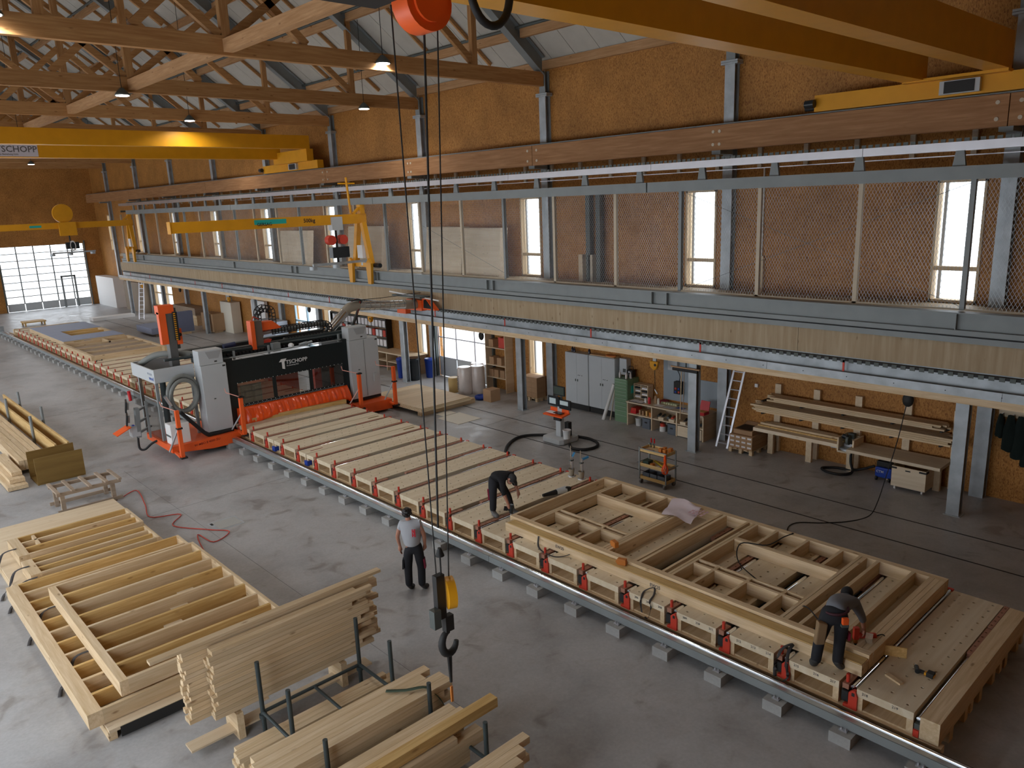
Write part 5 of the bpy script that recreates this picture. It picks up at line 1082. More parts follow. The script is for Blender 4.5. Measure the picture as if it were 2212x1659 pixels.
def hose_reel(x, y, z, lb, m_=YEL, tail=True):
    t = thing('hose_reel', lb, 'reel', (x, y, z)); MB().prism([(y-.17, z+.30), (y+.17, z+.30), (y+.15, z+.1), (y, z), (y-.10, z+.06)], 'x', x-.07, x+.07).build('case', m_, t, bevel=.03)
    cy('hub', INK, t, (x-.08, y-.06, z+.19), (x-.065, y-.06, z+.19), .045, 12); bx('bracket', LGREY, t, x-.03, x+.03, y-.06, y+.06, z+.30, 2.71)
    if tail: tb('hose', INK, t, [(x, y, z+.02), (x, y-.01, z-.5), (x, y, z-.62)], .012, 6); MB().cyl((x, y, z-.62), (x-.02, y-.12, z-.75), .022, 8).build('nozzle', ALU, t)
    return t
hose_reel(19.5, 14.55, 1.98, 'yellow air hose reel hanging under the gallery over the workbench')
hose_reel(19.2, 30.4, 2.16, 'yellow hose reel hanging under the gallery before the binder shelves', tail=False)
hose_reel(18.9, 45.3, 2.13, 'yellow hose reel hanging under the gallery over the beige cabinet', tail=False); hose_reel(18.9, 60.6, 2.1, 'yellow hose reel hanging under the far end of the gallery', tail=False)
for i, (x, y, z, lb) in enumerate(((18.6, 6.6, 2.38, 'black cable reel hanging under the gallery near the clothes'), (18.6, 21.9, 2.36, 'black cable reel hanging under the gallery at the shelf with cartons'), (18.7, 35.2, 2.36, 'black cable reel hanging under the gallery before the glazed doors'), (18.7, 52.5, 2.36, 'black cable reel hanging under the far gallery'))):
    t = thing('cable_reel', lb, 'reel', (x, y, z)); MB().ball((x, y, z+.12), (.08, .13, .17), 12, 8).build('case', INK, t); bx('bracket', LGREY, t, x-.03, x+.03, y-.14, y-.02, z+.22, 2.71)
bh = thing('broom', 'broom with wide black bristle head hanging upside down at the second gallery post', 'broom', (18.36, 12.62, 2.2)); MB().box(18.30, 18.38, 12.18, 13.05, 2.40, 2.50).build('bristle_head', BLACK, bh, bevel=.03); bm_('broom_back', CARD, bh, (18.34, 12.12, 2.51), (18.34, 13.1, 2.51), .05, .04)
cy('handle', SPZ, bh, (18.36, 12.75, 2.42), (18.36, 12.78, .95), .014, 8); cy('second_handle', OLDW, bh, (18.36, 12.66, 2.42), (18.36, 12.68, 1.15), .012, 8); bx('hook', DGREY, bh, 18.33, 18.37, 12.58, 12.61, 2.5, 2.70)
# ladder, palletised cartons
def ladder(nm, lb, p0, p1, wdir, n, mat, w_=.34):
    t = thing(nm, lb, 'ladder', p0); p0, p1, wd = Vector(p0), Vector(p1), Vector(wdir)
    for s in (0, 1): MB().beam(p0+wd*s*w_, p1+wd*s*w_*.92, .028, .06, up=wd).build('stile', mat, t)
    for i in range(n):
        q = (i+.5)/n; a = p0.lerp(p1, q); MB().beam(a, a+wd*w_*(1-.08*q), .03, .03).build('rung', mat, t)
    return t
ladder('aluminium_ladder', 'aluminium ladder leaning against the wall right of the workbench', (19.35, 11.80, 0), (20.02, 11.62, 2.62), (-.03, 1, 0), 10, ALU, .36)
def pallet(x0, x1, y0, y1, lb, z=0):
    t = thing('wooden_pallet', lb, 'pallet', ((x0+x1)/2, (y0+y1)/2, z))
    for i in range(5): a = y0+(y1-y0-.1)*i/4; bx('deck_board', SPX, t, x0, x1, a, a+.1, z+.11, z+.135)
    for x in (x0, (x0+x1)/2-.05, x1-.1):
        for y in (y0, (y0+y1)/2-.05, y1-.1): bx('pallet_block', SPX, t, x, x+.1, y, y+.1, z, z+.10)
        bx('stringer', SPY, t, x, x+.1, y0, y1, z+.10, z+.11)
    return t
pallet(19.20, 20.10, 10.90, 11.66, 'wooden pallet under the printed brown cartons right of the ladder')
PR = MB()
def carton(x0, x1, y0, y1, z0, z1, lb, grp=None, prints=(), m_=CARD):
    t = thing('carton', lb, 'box', ((x0+x1)/2, (y0+y1)/2, z0), group=grp); bx('body', m_, t, x0, x1, y0, y1, z0, z1)
    for a in prints: bx('printed_label', PAPER, t, *a)
    return t
for r in range(3):
    for q in range(4):
        y0 = 10.92+.183*q; z0 = .136+.135*r; t = carton(19.22, 20.05, y0, y0+.18, z0, z0+.132, 'brown carton with white printed label in the block on the pallet', 'cartons on the pallet by the ladder', [(19.214, 19.221, y0+.03, y0+.15, z0+.05, z0+.10)])
    
t = carton(19.35, 19.95, 11.0, 11.6, .54, .68, 'opened brown carton on top of the pallet cartons'); 
for a, b in (((19.35, 11.0, .68), (19.2, 10.95, .72)), ((19.95, 11.0, .68), (20.1, 11.0, .74))): MB().quad((a[0], 11.0, .68), (a[0], 11.6, .68), (b[0], 11.6, b[2]), (b[0], 11.0, b[2])).build('flap', CARD, t)
bx('opening', INK, t, 19.40, 19.90, 11.05, 11.55, .675, .683)
# cantilever rack with long battens at the right wall
rk = thing('timber_rack', 'wall rack of wooden uprights and brackets holding long battens', 'rack', (20.1, 8.2, 0))
for y in (10.65, 9.5, 8.35, 7.1, 5.95):
    bx('upright', PLY, rk, 20.08, 20.19, y-.09, y+.09, 0, 2.0 if y != 7.1 else 2.32)
    for z in (1.24, 1.60): MB().prism([(19.52, z-.035), (20.08, z-.10), (20.08, z), (19.52, z)], 'y', y+.15, y+.20).build('bracket', INK, rk)
bx('lower_shelf', YLX, rk, 19.65, 20.08, 8.5, 11.0, .80, .84)
def batten(x0, x1, y0, y1, z0, z1, tier):
    tag(bx('stored_batten', SPY, None, x0, x1, y0, y1, z0, z1), 'long pale batten stored on the %s tier of the wall rack' % tier, 'batten', 'battens on the %s rack tier' % tier)
for lay, (zb, tier, ya, yb) in enumerate(((1.245, 'lower', 5.75, 11.35), (1.605, 'upper', 6.0, 10.8))):
    for r in range(4 if lay == 0 else 3):
        for q in range(6 if lay == 0 else 5):
            a = ya+rnd.uniform(0, .35); b = yb-rnd.uniform(0, .45); h_ = .052 if lay == 0 else .046
            batten(19.54+.085*q, 19.54+.085*q+.078, a, b, zb+h_*r, zb+h_*r+h_-.004, tier)
for i in range(3): batten(19.7+.1*i, 19.78+.1*i, 8.6+.1*i, 10.95-.1*i, .845, .90, 'bench')
sw = thing('saw_bench', 'pale wooden cutting bench along the right wall with a mitre saw', 'workbench', (19.6, 8.2, 0))
bx('left_table', PLYY, sw, 19.42, 19.80, 8.55, 11.02, .70, .80); bx('right_table', PLYY, sw, 19.15, 20.0, 5.95, 8.2, .72, .80); bx('saw_base', PLYY, sw, 19.4, 20.0, 8.2, 8.55, .60, .64)
for y in (8.36, 9.5, 10.65, 6.2, 7.3): bx('leg_board', PLY, sw, 19.75, 19.85, y-.08, y+.08, 0, .72 if y != 8.36 else .60)
for a in ((19.4, 20.0, 8.52, 8.56, .64, 1.0), (19.4, 20.0, 8.12, 8.16, .64, .98), (19.98, 20.0, 8.16, 8.52, .64, .95)): bx('saw_guard_board', PLY, sw, *a)
bx('fence_rail', GALV, sw, 19.82, 19.87, 8.6, 10.9, .80, .87)
ms = thing('mitre_saw', 'dark grey mitre saw standing in the gap of the cutting bench', 'saw', (19.6, 8.35, .64))
MB().lathe([(.20, 0), (.20, .05), (.17, .06)], (19.62, 8.34, .64), 18).build('turntable', GALV, ms); bx('saw_fence', ALU, ms, 19.68, 19.71, 8.18, 8.5, .70, .78); bm_('saw_arm', DGREY, ms, (19.78, 8.34, .72), (19.60, 8.34, 1.0), .07, .08)
cy('blade_guard', DGREY, ms, (19.58, 8.31, .92), (19.58, 8.37, .92), .13, 18); cy('saw_motor', SCRDARK, ms, (19.60, 8.37, .98), (19.60, 8.5, 1.0), .06, 12); bm_('saw_handle', INK, ms, (19.55, 8.34, 1.02), (19.42, 8.34, 1.10), .035, .045)
bm_('support_rail', GALV, ms, (19.62, 7.95, .68), (19.5, 8.75, .68), .10, .03); bx('dust_bag', DGREY, ms, 19.72, 19.86, 8.26, 8.42, .92, 1.06)
tb('suction_hose', BLACK, ms, smooth_path([(19.8, 8.34, .7), (19.7, 8.3, .3), (19.6, 8.2, .06), (19.3, 8.35, .04), (19.25, 8.7, .04), (19.45, 8.95, .04), (19.7, 8.7, .04), (19.8, 8.2, .06), (19.9, 7.75, .25)], 6), .035, 8)
bv = thing('workshop_vacuum', 'blue workshop vacuum standing under the cutting bench left of the crate', 'vacuum', (19.75, 7.42, 0))
MB().box(19.58, 19.95, 7.20, 7.62, .08, .36).build('tank', BLUE, bv, bevel=.04); MB().box(19.60, 19.93, 7.22, 7.60, .36, .52).build('motor_head', INK, bv, bevel=.04); text('vacuum_mark', 'CTM', WINK, bv, .09, (19.575, 7.58, .22), (0, -1, 0), (0, 0, 1), .003)
for y in (7.25, 7.57): cy('wheel', INK, bv, (19.6, y-.02, .06), (19.6, y+.02, .06), .06, 12)
cr_ = thing('rolling_crate', 'pale plywood box on castors in front of the cutting bench', 'box', (19.65, 6.65, 0))
for a in ((19.20, 19.22, 6.26, 7.06, .10, .62), (20.0, 20.02, 6.26, 7.06, .10, .56), (19.22, 20.0, 6.26, 6.28, .10, .62), (19.22, 20.0, 7.04, 7.06, .10, .62), (19.22, 20.0, 6.28, 7.04, .10, .12)): bx('side_panel', PLY if a[1]-a[0] > .1 else PLYY, cr_, *a)
for a in ((19.195, 19.21, 6.25, 6.42, .555, .60), (19.195, 19.21, 6.94, 7.07, .555, .60), (19.195, 19.36, 6.248, 6.26, .555, .60)): bx('corner_strap', INK, cr_, *a)
bx('hand_hole', INK, cr_, 19.196, 19.202, 6.62, 6.74, .53, .56)
for x in (19.28, 19.95):
    for y in (6.34, 6.98): cy('castor', WHITE, cr_, (x, y-.02, .05), (x, y+.02, .05), .05, 12); bx('castor_fork', ALU, cr_, x-.03, x+.03, y-.03, y+.03, .08, .10)
# dark work clothes on a hook board
hb = thing('hook_board', 'pale hook board on the wall above the dark work clothes', 'hook board', (20.15, 4.6, 2.1)); bx('board', PLYY, hb, 20.16, 20.19, 3.2, 5.12, 2.04, 2.22)
for i in range(6): bm_('hook', ALU, hb, (20.16, 5.02-.22*i, 2.12), (20.08, 5.02-.22*i, 2.14), .015, .015)
for i, (y, L) in enumerate(((5.05, .55), (4.84, .85), (4.63, 1.0), (4.42, 1.15), (4.20, 1.3), (3.98, 1.3))):
    m = MB(); vs = []; n = 14; k = 10
    for j in range(k+1):
        q = j/k
        for a in range(n):
            t = 2*PI*a/n; wv = .05+.09*min(1, q*2.2)+.02*math.sin(3*t+i); vs.append((20.06+.07*math.cos(t)*(.4+.6*min(1, q*3))+.015*math.sin(5*t+j*.6), y+wv*math.sin(t)*(.6 if i == 0 else 1), 2.12-L*q-.03*math.sin(2*t+i)*q))
    m.add(vs, [(j*n+a, j*n+(a+1) % n, (j+1)*n+(a+1) % n, (j+1)*n+a) for j in range(k) for a in range(n)], True); m.add(vs[:n], [tuple(range(n))]); m.add(vs[-n:], [tuple(reversed(range(n)))])
    tag(m.build('work_garment', GARM), ['short dark garment at the left end of the hook board', 'dark green jacket second on the hook board', 'dark green garment third on the hook board', 'long dark overalls fourth on the hook board', 'long dark overalls fifth on the hook board', 'long dark overalls last on the hook board'][i], 'garment')
# operator terminal with hoses
tm = thing('control_terminal', 'grey control terminal with three monitors and orange console on the open floor', 'terminal', (16.75, 16.1, 0))
MB().prism([(16.30, 15.75), (16.42, 15.66), (17.05, 15.66), (17.17, 15.75), (17.17, 16.45), (17.05, 16.54), (16.42, 16.54), (16.30, 16.45)], 'z', .02, .18).build('base', LGREY, tm, bevel=.015)
bx('column', LGREY, tm, 16.62, 16.78, 15.98, 16.18, .18, .82); bx('cable_loops', INK, tm, 16.56, 16.64, 15.94, 16.22, .70, .90); bx('rear_box', INK, tm, 16.80, 16.95, 15.82, 15.98, .18, .62)
cs = MB().box(-.18, .20, -.40, .40, 0, .04).xf(Matrix.Translation((16.55, 16.08, .90)) @ Matrix.Rotation(math.radians(-8), 4, 'Y')).build('console', ORG, tm)
bm_('console_back', ORG, tm, (16.72, 15.70, 1.0), (16.72, 16.04, 1.0), .025, .13); bm_('console_back', ORG, tm, (16.72, 16.14, 1.0), (16.72, 16.48, 1.0), .025, .13)
bx('document', PAPER, tm, 16.40, 16.62, 16.0, 16.4, .965, .972); bx('keyboard', SCRDARK, tm, 16.44, 16.62, 15.80, 16.12, .968, .985); bx('stem_plate', LGREY, tm, 16.70, 16.75, 15.99, 16.17, .95, 1.2)
bx('mast', DGREY, tm, 16.76, 16.80, 16.04, 16.12, .9, 1.6)
for i, (c, m2) in enumerate((((16.70, 16.32, 1.27), 1), ((16.70, 15.84, 1.22), 1), ((16.72, 16.10, 1.62), 0))):
    s_ = bx('monitor', SCRDARK, tm, c[0]-.02, c[0]+.02, c[1]-.235, c[1]+.235, c[2]-.15, c[2]+.15)
    if m2: bx('screen_window', SCREEN, s_, c[0]-.024, c[0]-.02, c[1]-(.14 if i else .10), c[1]+(.20 if i else .17), c[2]-(.02 if i else .09), c[2]+(.11 if i else .09))
    else: bx('screen_window', plain('dim_screen', (.05, .07, .06), .3), s_, c[0]-.024, c[0]-.02, c[1]-.21, c[1]+.21, c[2]-.12, c[2]+.12)
bucket(16.62, 15.72, .18, .125, .28, 'white bucket standing on the foot of the control terminal')
tag(tb('black_hose', BLACK, None, smooth_path([(13.6, 15.1, .62), (14.1, 15.75, .3), (14.55, 16.3, .06), (15.2, 16.9, .05), (15.9, 17.25, .05), (16.4, 17.15, .05), (16.9, 16.6, .05)], 7), .045, 10), 'thick black hose curving over the floor from the table to the terminal', 'hose')
tag(tb('black_hose', BLACK, None, smooth_path([(17.15, 15.95, .08), (17.35, 15.5, .05), (17.2, 15.0, .05), (16.85, 14.75, .05), (16.45, 14.85, .05), (16.3, 15.2, .05), (16.55, 15.55, .05)], 7), .045, 10), 'thick black hose lying in a loop beside the control terminal', 'hose')
# tool trolley
tr = thing('tool_trolley', 'grey steel tool trolley with three wooden shelves standing on the floor', 'trolley', (15.6, 11.6, 0))
for x in (15.44, 15.86):
    for y in (11.16, 12.0): bx('post', GREY, tr, x-.016, x+.016, y-.016, y+.016, .12, .96 if y < 12 else 1.0)
for i, z in enumerate((.13, .48, .88)):
    bx('shelf', PINK if i == 0 else SPY, tr, 15.46, 15.84, 11.18, 11.98, z, z+.02)
    for a in ((15.44, 15.46, 11.16, 12.0), (15.84, 15.86, 11.16, 12.0), (15.46, 15.84, 11.16, 11.18), (15.46, 15.84, 11.98, 12.0)): bx('shelf_edge', YLY, tr, *a, z, z+.085)
for x in (15.46, 15.84):
    for y in (11.2, 11.96): cy('castor', plain('grey_castor', (.2, .2, .21), .5), tr, (x, y-.025, .06), (x, y+.025, .06), .06, 14); bx('castor_fork', GREY, tr, x-.025, x+.025, y-.03, y+.03, .09, .13)
for y in (11.10, 12.06): bm_('push_bar', GREY, tr, (15.42, y, .56), (15.88, y, .56), .02, .02)
for x in (15.44, 15.86): bx('top_bar', GREY, tr, x-.012, x+.012, 11.16, 12.0, .955, .975)
for i, y in enumerate((11.36, 11.60, 11.84)):
    t = thing('parts_bin', 'grey plastic bin on the bottom shelf of the tool trolley, %s' % ('right', 'middle', 'left')[i], 'crate', (15.64, y, .15))
    for a in ((15.5, 15.51, y-.105, y+.105, .152, .30), (15.78, 15.79, y-.105, y+.105, .152, .30), (15.51, 15.78, y-.105, y-.095, .152, .30), (15.51, 15.78, y+.095, y+.105, .152, .30), (15.51, 15.78, y-.095, y+.095, .152, .165)): bx('bin_side', CRATE, t, *a)
    bx('contents', (SCRDARK, plain('reddish_parts', (.22, .04, .05), .6), SCRDARK)[i], t, 15.52, 15.77, y-.09, y+.09, .166, .20)
for i, (x, y, h_) in enumerate(((15.55, 11.40, .15), (15.66, 11.36, .16), (15.58, 11.29, .13), (15.72, 11.22, .15))): on('beech_block', AMBER, 'block', 'orange-brown beech block on the trolley top, %s' % ('front left of four', 'back left of four', 'front middle of four', 'right of four')[i], x-.05, x+.05, y-.04, y+.04, .90, .90+h_)
for i, y in enumerate((11.92, 11.82)):
    t = thing('clamp', 'screw clamp with red handle hooked on the trolley top, %s' % ('left', 'right')[i], 'clamp', (15.82, y, .90)); bm_('bar', DGREY, t, (15.82, y, .90), (15.82, y, 1.10), .02, .012); cy('handle', REDP, t, (15.79, y-.04, 1.06), (15.74, y-.07, 1.18), .02, 8); bm_('jaw', DGREY, t, (15.82, y, 1.0), (15.74, y-.02, 1.0), .015, .015)
pl_ = thing('pliers', 'chrome pliers with red grip on the trolley top shelf', 'pliers', (15.6, 11.7, .90)); bm_('jaws', CHROME, pl_, (15.58, 11.6, .915), (15.6, 11.72, .915), .03, .02); bm_('grip', REDP, pl_, (15.6, 11.72, .915), (15.56, 11.9, .915), .02, .018)
on('green_toolbox', plain('dark_green_box', (.03, .055, .04), .5), 'box', 'dark green box on the middle shelf of the trolley', 15.5, 15.7, 11.76, 11.94, .50, .62); on('beech_block', AMBER, 'block', 'orange-brown block on the middle trolley shelf', 15.5, 15.6, 11.62, 11.71, .50, .58)
tag(MB().cyl((15.55, 11.5, .50), (15.55, 11.5, .53), .06, 16).build('tape_roll', WHITE), 'white tape roll on the middle trolley shelf', 'tape'); bmn = MB().beam((15.75, 11.75, .58), (15.55, 11.22, .52), .02, .03).build('folding_rule', plain('yellow_rule', (.60, .42, .02), .5)); tag(bmn, 'yellow folding rule across the middle trolley shelf', 'rule')
nb = thing('red_net', 'red net bag hanging from the trolley corner post', 'net', (15.42, 11.12, .45)); m = MB()
for k in range(8):
    t0 = 2*PI*k/8; pts = [(15.40+r*math.cos(t0+tw), 11.16+r*math.sin(t0+tw), z) for r, z, tw in ((.012, .95, 0), (.03, .84, .2), (.02, .72, .4), (.06, .64, .7), (.085, .55, 1.0), (.07, .47, 1.3), (.02, .44, 1.5))]; m.tube(pts, .008, 5)
    pts = [(15.40+r*math.cos(t0-tw), 11.16+r*math.sin(t0-tw), z) for r, z, tw in ((.012, .95, 0), (.03, .84, .2), (.02, .72, .4), (.06, .64, .7), (.085, .55, 1.0), (.07, .47, 1.3), (.02, .44, 1.5))]; m.tube(pts, .008, 5)
m.build('netting', ORGS, nb, kind='stuff')
# ------------------------------------------------------------------ cranes
def bridge(lb, ya, yb, za, zb, h_, sign):
    t = thing('bridge_crane', lb, 'crane', (10, (ya+yb)/2, za))
    bx('girder', YEL, t, -2, 19.25, ya, ya+.45, za, za+h_); bx('girder', YEL, t, -2, 19.25, yb, yb+.45, zb, zb+h_)
    e0, e1 = (4.0, 9.6) if ya < 10 else (34.1, 39.8)
    bx('end_carriage', YEL, t, 19.30, 19.62, e0, e1, 9.24, 9.62); bx('girder_seat', YEL, t, 19.05, 19.4, ya, yb+.45, 9.60, max(za, 9.66))
    cy('travel_motor', SCRDARK, t, (19.2, e1-.05, 9.42), (19.2, e1+.18, 9.42), .10, 12); cy('buffer', INK, t, (19.46, e1, 9.35), (19.46, e1+.3, 9.35), .07, 12); bx('drive_box', LGREY, t, 19.18, 19.30, e0+1.9, e0+2.7, 9.28, 9.56); bx('drive_cover', INK, t, 19.16, 19.185, e0+2.0, e0+2.6, 9.30, 9.54)
    for y in (ya+.55, ya+.63): bx('cable_track', ALU, t, -2, 18.9, y, y+.03, za+.32, za+.36)
    if sign:
        bx('sign_board', plain('white_sign', (.62, .60, .66), .5), t, 6.15, 8.45, yb-.01, yb, zb+.04, zb+.58); text('sign_lettering', 'TSCHOPP', INKG, t, .34, (6.95, yb-.015, zb+.22), (1, 0, 0), (0, 0, 1), .003); text('sign_lettering', 'Aus Beziehung Holz', INKG, t, .09, (7.0, yb-.015, zb+.10), (1, 0, 0), (0, 0, 1), .003)
        MB().prism([(6.3, zb+.44), (6.42, zb+.54), (6.95, zb+.54), (6.78, zb+.40), (6.78, zb+.06), (6.56, zb+.12), (6.56, zb+.44)], 'y', yb-.016, yb-.011).build('emblem', RINK, t)
    return t
bridge('big yellow double-girder bridge crane crossing the upper right corner', 5.35, 7.0, 9.66, 9.63, .72, False)
bridge('yellow double-girder bridge crane with white sign far down the hall', 34.6, 37.6, 10.15, 9.85, .6, True)
ho = thing('rope_hoist', 'orange and black rope hoist with ropes and hook block hanging in front of the hall', 'hoist', (4.9, 6.6, 9.2))
cy('rope_drum', ORG, ho, (4.95, 6.35, 9.28), (4.95, 6.6, 9.28), .27, 24); MB().cyl((4.95, 6.32, 9.28), (4.95, 6.35, 9.28), .19, 24).build('drum_rim', ORG, ho); bx('hoist_body', INK, ho, 3.7, 4.7, 6.35, 6.9, 9.28, 9.72); bx('hoist_label', GREY, ho, 3.72, 4.68, 6.34, 6.35, 9.30, 9.40)
text('hoist_lettering', 'NOVA', WINK, ho, .10, (4.55, 6.335, 9.32), (-1, 0, 0), (0, 0, -1), .002); tb('cable_loop', BLACK, ho, [(6.05+.28*math.cos(a), 6.7, 9.60+.36*math.sin(a)) for a in [PI+PI*i/14 for i in range(15)]], .045, 8); bx('trolley_beam', YEL, ho, 3.6, 6.4, 5.6, 7.3, 9.72, 9.82)
for a, b, r in (((4.78, 6.75, 9.3), (4.87, 6.75, 3.2), .008), ((5.06, 6.6, 9.2), (4.94, 6.75, 3.75), .012), ((5.36, 6.75, 9.5), (5.05, 6.75, 3.1), .008)): tb('hoist_rope', INK, ho, [a, b], r, 6)
cy('limit_bell', INK, ho, (4.94, 6.75, 3.40), (4.94, 6.75, 3.5), .055, 12, r2=.02); tb('hoist_rope', INK, ho, [(4.94, 6.75, 3.4), (4.93, 6.74, 2.7)], .01, 6)
cy('sheave', YEL, ho, (4.97, 6.72, 2.92), (5.06, 6.68, 2.92), .19, 22); bx('block_plate', INK, ho, 4.83, 4.95, 6.70, 6.78, 2.62, 3.18); bx('block_plate', DGREY, ho, 4.74, 4.84, 6.66, 6.76, 2.55, 2.78); bx('hook_neck', INK, ho, 4.93, 5.05, 6.70, 6.78, 2.42, 2.62)
MB().tube([(4.99+.11*math.cos(a), 6.74, 2.26+.15*math.sin(a)) for a in [PI*.5+PI*1.45*i/14 for i in range(15)]], .04, 8, rs=[.03+.02*math.sin(PI*i/14) for i in range(15)]).build('hook', INK, ho)
for q in (-.02, .02): tb('sling', INK, ho, [(4.98+q, 6.74, 2.14), (4.98, 6.74, 1.72)], .018, 6)
bx('sling_tag', AMBER, ho, 4.965, 4.995, 6.73, 6.75, 1.45, 1.66)
def gantry(lb, y, xl, reel):
    t = thing('arm_crane', lb, 'crane', (18.4, y, 4.1)); MB().box(xl, 18.7, y-.1, y+.1, 6.68, 7.08).build('arm', YEL, t); bx('end_plate', YEL, t, xl-.03, xl, y-.16, y+.16, 6.66, 7.1)
    bx('post', YEL, t, 18.4, 18.62, y-.14, y+.14, 7.08, 7.46)
    for s in (-1, 1):
        bm_('leg', YEL, t, (18.45, y+s*.2, 6.7), (18.45, y+s*.62, 4.95), .22, .2); MB().prism([(y+s*.74-.12, 4.12), (y+s*.74+.12, 4.12), (y+s*.74+.2, 5.0), (y+s*.74, 5.2), (y+s*.74-.2, 5.0)], 'x', 18.2, 18.32).build('claw', YEL, t)
    bx('cross_beam', YEL, t, 18.36, 18.6, y-.8, y+.8, 4.82, 5.0); cy('travel_motor', SCRDARK, t, (18.5, y-1.2, 4.9), (18.5, y-.8, 4.9), .1, 12); bm_('brace', YEL, t, (18.1, y, 7.08), (18.5, y, 7.4), .14, .08)
    bx('switch_box', WHITE, t, 18.3, 18.45, y-.2, y+.2, 5.2, 5.75)
    if reel: cy('cable_reel', YEL, t, (14.3, y-.12, 7.68), (14.3, y+.1, 7.68), .62, 28); bx('hoist_case', YEL, t, 13.9, 14.95, y-.35, y-.1, 6.2, 7.1); bx('teal_plate', CYAN, t, 12.2, 12.9, y-.11, y-.1, 6.8, 6.95); MB().tube([(14.6+.16*math.cos(a), y-.1, 5.5+.3*math.sin(a)) for a in [PI*2*i/18 for i in range(18)]], .06, 8, closed=True).build('hose_ring', WHITE, t)
    else:
        bx('teal_plate', CYAN, t, 13.6, 14.95, y-.105, y-.1, 6.84, 7.02); text('arm_lettering', 'GERSAG', INK, t, .17, (13.7, y-.108, 6.79), (1, 0, 0), (0, 0, 1), .003); text('arm_lettering', '500kg', INK, t, .22, (15.7, y-.108, 6.83), (1, 0, 0), (0, 0, 1), .003)
        tb('upright', YEL, t, [(18.0, y, 7.1), (17.9, y, 8.6)], .05, 8); bm_('upright_arm', YEL, t, (17.5, y, 8.35), (18.3, y, 8.35), .05, .06)
    x = 17.2 if not reel else 14.5
    bx('hoist_box', LGREY, t, x-.25, x+.25, y-.2, y+.15, 6.45, 7.0) if not reel else None
    for q in (-.28, .28): cy('hose_drum', RED, t, (x+q, y-.15, 6.05), (x+q, y+.15, 6.05), .2, 16) if not reel else None
    bx('vacuum_unit', SCRDARK, t, x-.3, x+.5, y-.15, y+.15, 5.3, 5.75); bx('lifting_beam', GALV, t, x-1.2, x+1.5, y-.05, y+.05, 5.02, 5.12)
    for q in (-1.2, -.1, 1.3): cy('suction_cup', GALV, t, (x+q, y, 4.88), (x+q, y, 5.02), .16, 14)
    tb('suspension', INK, t, [(x, y, 6.6), (x, y, 5.1)], .05, 8)
gantry('yellow arm crane reaching over the machine with vacuum lifter and 500 kg lettering', 29.4, 10.4, False); gantry('far yellow arm crane with big cable reel before the sectional door', 60.0, 8.5, True)

# ------------------------------------------------------------------ lumber in the foreground
pf = thing('transport_platform', 'low timber platform with dark front edge carrying stacked wall frames', 'platform', (3.6, 16, 0))
bx('top_board', PLY, pf, 2.15, 5.12, 11.2, 21.2, .15, .20); bx('front_edge', INK, pf, 2.3, 5.0, 11.19, 11.2, .03, .19)
for x in (2.2, 3.6, 4.95): bx('skid', SPY, pf, x-.06, x+.06, 11.25, 21.1, 0, .15)
def frame(lb, x0, x1, y0, y1, z0, z1, n, lw=.12, rw=.06):
    t = thing('stacked_wall_frame', lb, 'frame', ((x0+x1)/2, (y0+y1)/2, z0)); bx('plate', SPY, t, x0, x0+lw, y0, y1, z0, z1); bx('plate', SPY, t, x1-rw, x1, y0, y1, z0, z1)
    for i in range(n): y = y0+(y1-y0-.06)*i/(n-1); bx('stud', YLX if i % 2 else SPX, t, x0+lw, x1-rw, y, y+.06, z0, z1)
    return t
f = frame('small pale wall frame lying at the far end of the platform', 2.45, 4.97, 18.3, 19.5, .21, .46, 4, .2); bx('cripple', SPY, f, 2.9, 2.96, 18.75, 19.4, .21, .46)
frame('second small wall frame lying on the platform before the far one', 2.42, 4.92, 17.1, 18.0, .21, .46, 4, .2); frame('large lower wall frame with wide plate overhanging the platform', 1.95, 5.25, 11.4, 16.9, .21, .45, 12, .2); f = frame('upper wall frame lying crooked on the large frame', 2.45, 5.15, 11.5, 15.7, .455, .70, 9)
for i in range(4): bx('loose_block', PLY, f, 3.6+.3*i, 3.9+.3*i, 12.9+.5*i, 13.1+.5*i, .455, .50)
for i, y in enumerate((18.8, 17.6, 16.9, 15.3, 13.2)): strap('ratchet_strap', [(2.5, y, .47), (2.25, y+.05, .42), (2.1, y-.1, .23), (1.98, y-.05, .05), (1.9, y-.25, .02)], 'dark lashing strap hanging over the platform edge, %s from the far end' % ('first', 'second', 'third', 'fourth', 'fifth')[i], .06)
def stack(x0, x1, y0, y1, z0, rows, cols, hb, grp, lb, mat=None, jit=.25):
    for r in range(rows):
        for q in range(cols):
            w_ = (y1-y0)/cols; a = x0+rnd.uniform(0, .08); b = x1+rnd.uniform(-jit, jit)
            tag(bx('timber_board', mat or SPX, None, a, b, y0+w_*q+.002, y0+w_*(q+1)-.002, z0+hb*r, z0+hb*(r+1)-.004), lb, 'board', grp)
stack(3.22, 5.7, 9.93, 10.11, .45, 15, 2, .07, 'boards of the front rack stack', 'pale spruce board in the tall front stack on the rack', jit=.2); stack(2.92, 5.95, 10.14, 10.32, .42, 16, 2, .07, 'boards of the rear rack stack', 'pale spruce board in the tall rear stack beside the platform', jit=.2)
tag(bx('timber_board', SPX, None, 2.55, 6.2, 10.13, 10.25, 1.545, 1.59), 'long pale board lying on top of the rear stack', 'board')
stack(3.15, 5.6, 9.05, 9.35, .12, 3, 3, .08, 'boards under the empty rack', 'pale board in the low pile under the empty rack'); stack(3.0, 5.6, 7.87, 8.45, .30, 5, 4, .10, 'boards in the bundle with green strap', 'pale beam in the bundle with green strap'); stack(3.1, 5.4, 6.95, 7.6, .25, 5, 4, .09, 'boards in the near bundle', 'pale board in the near bundle at the picture bottom')
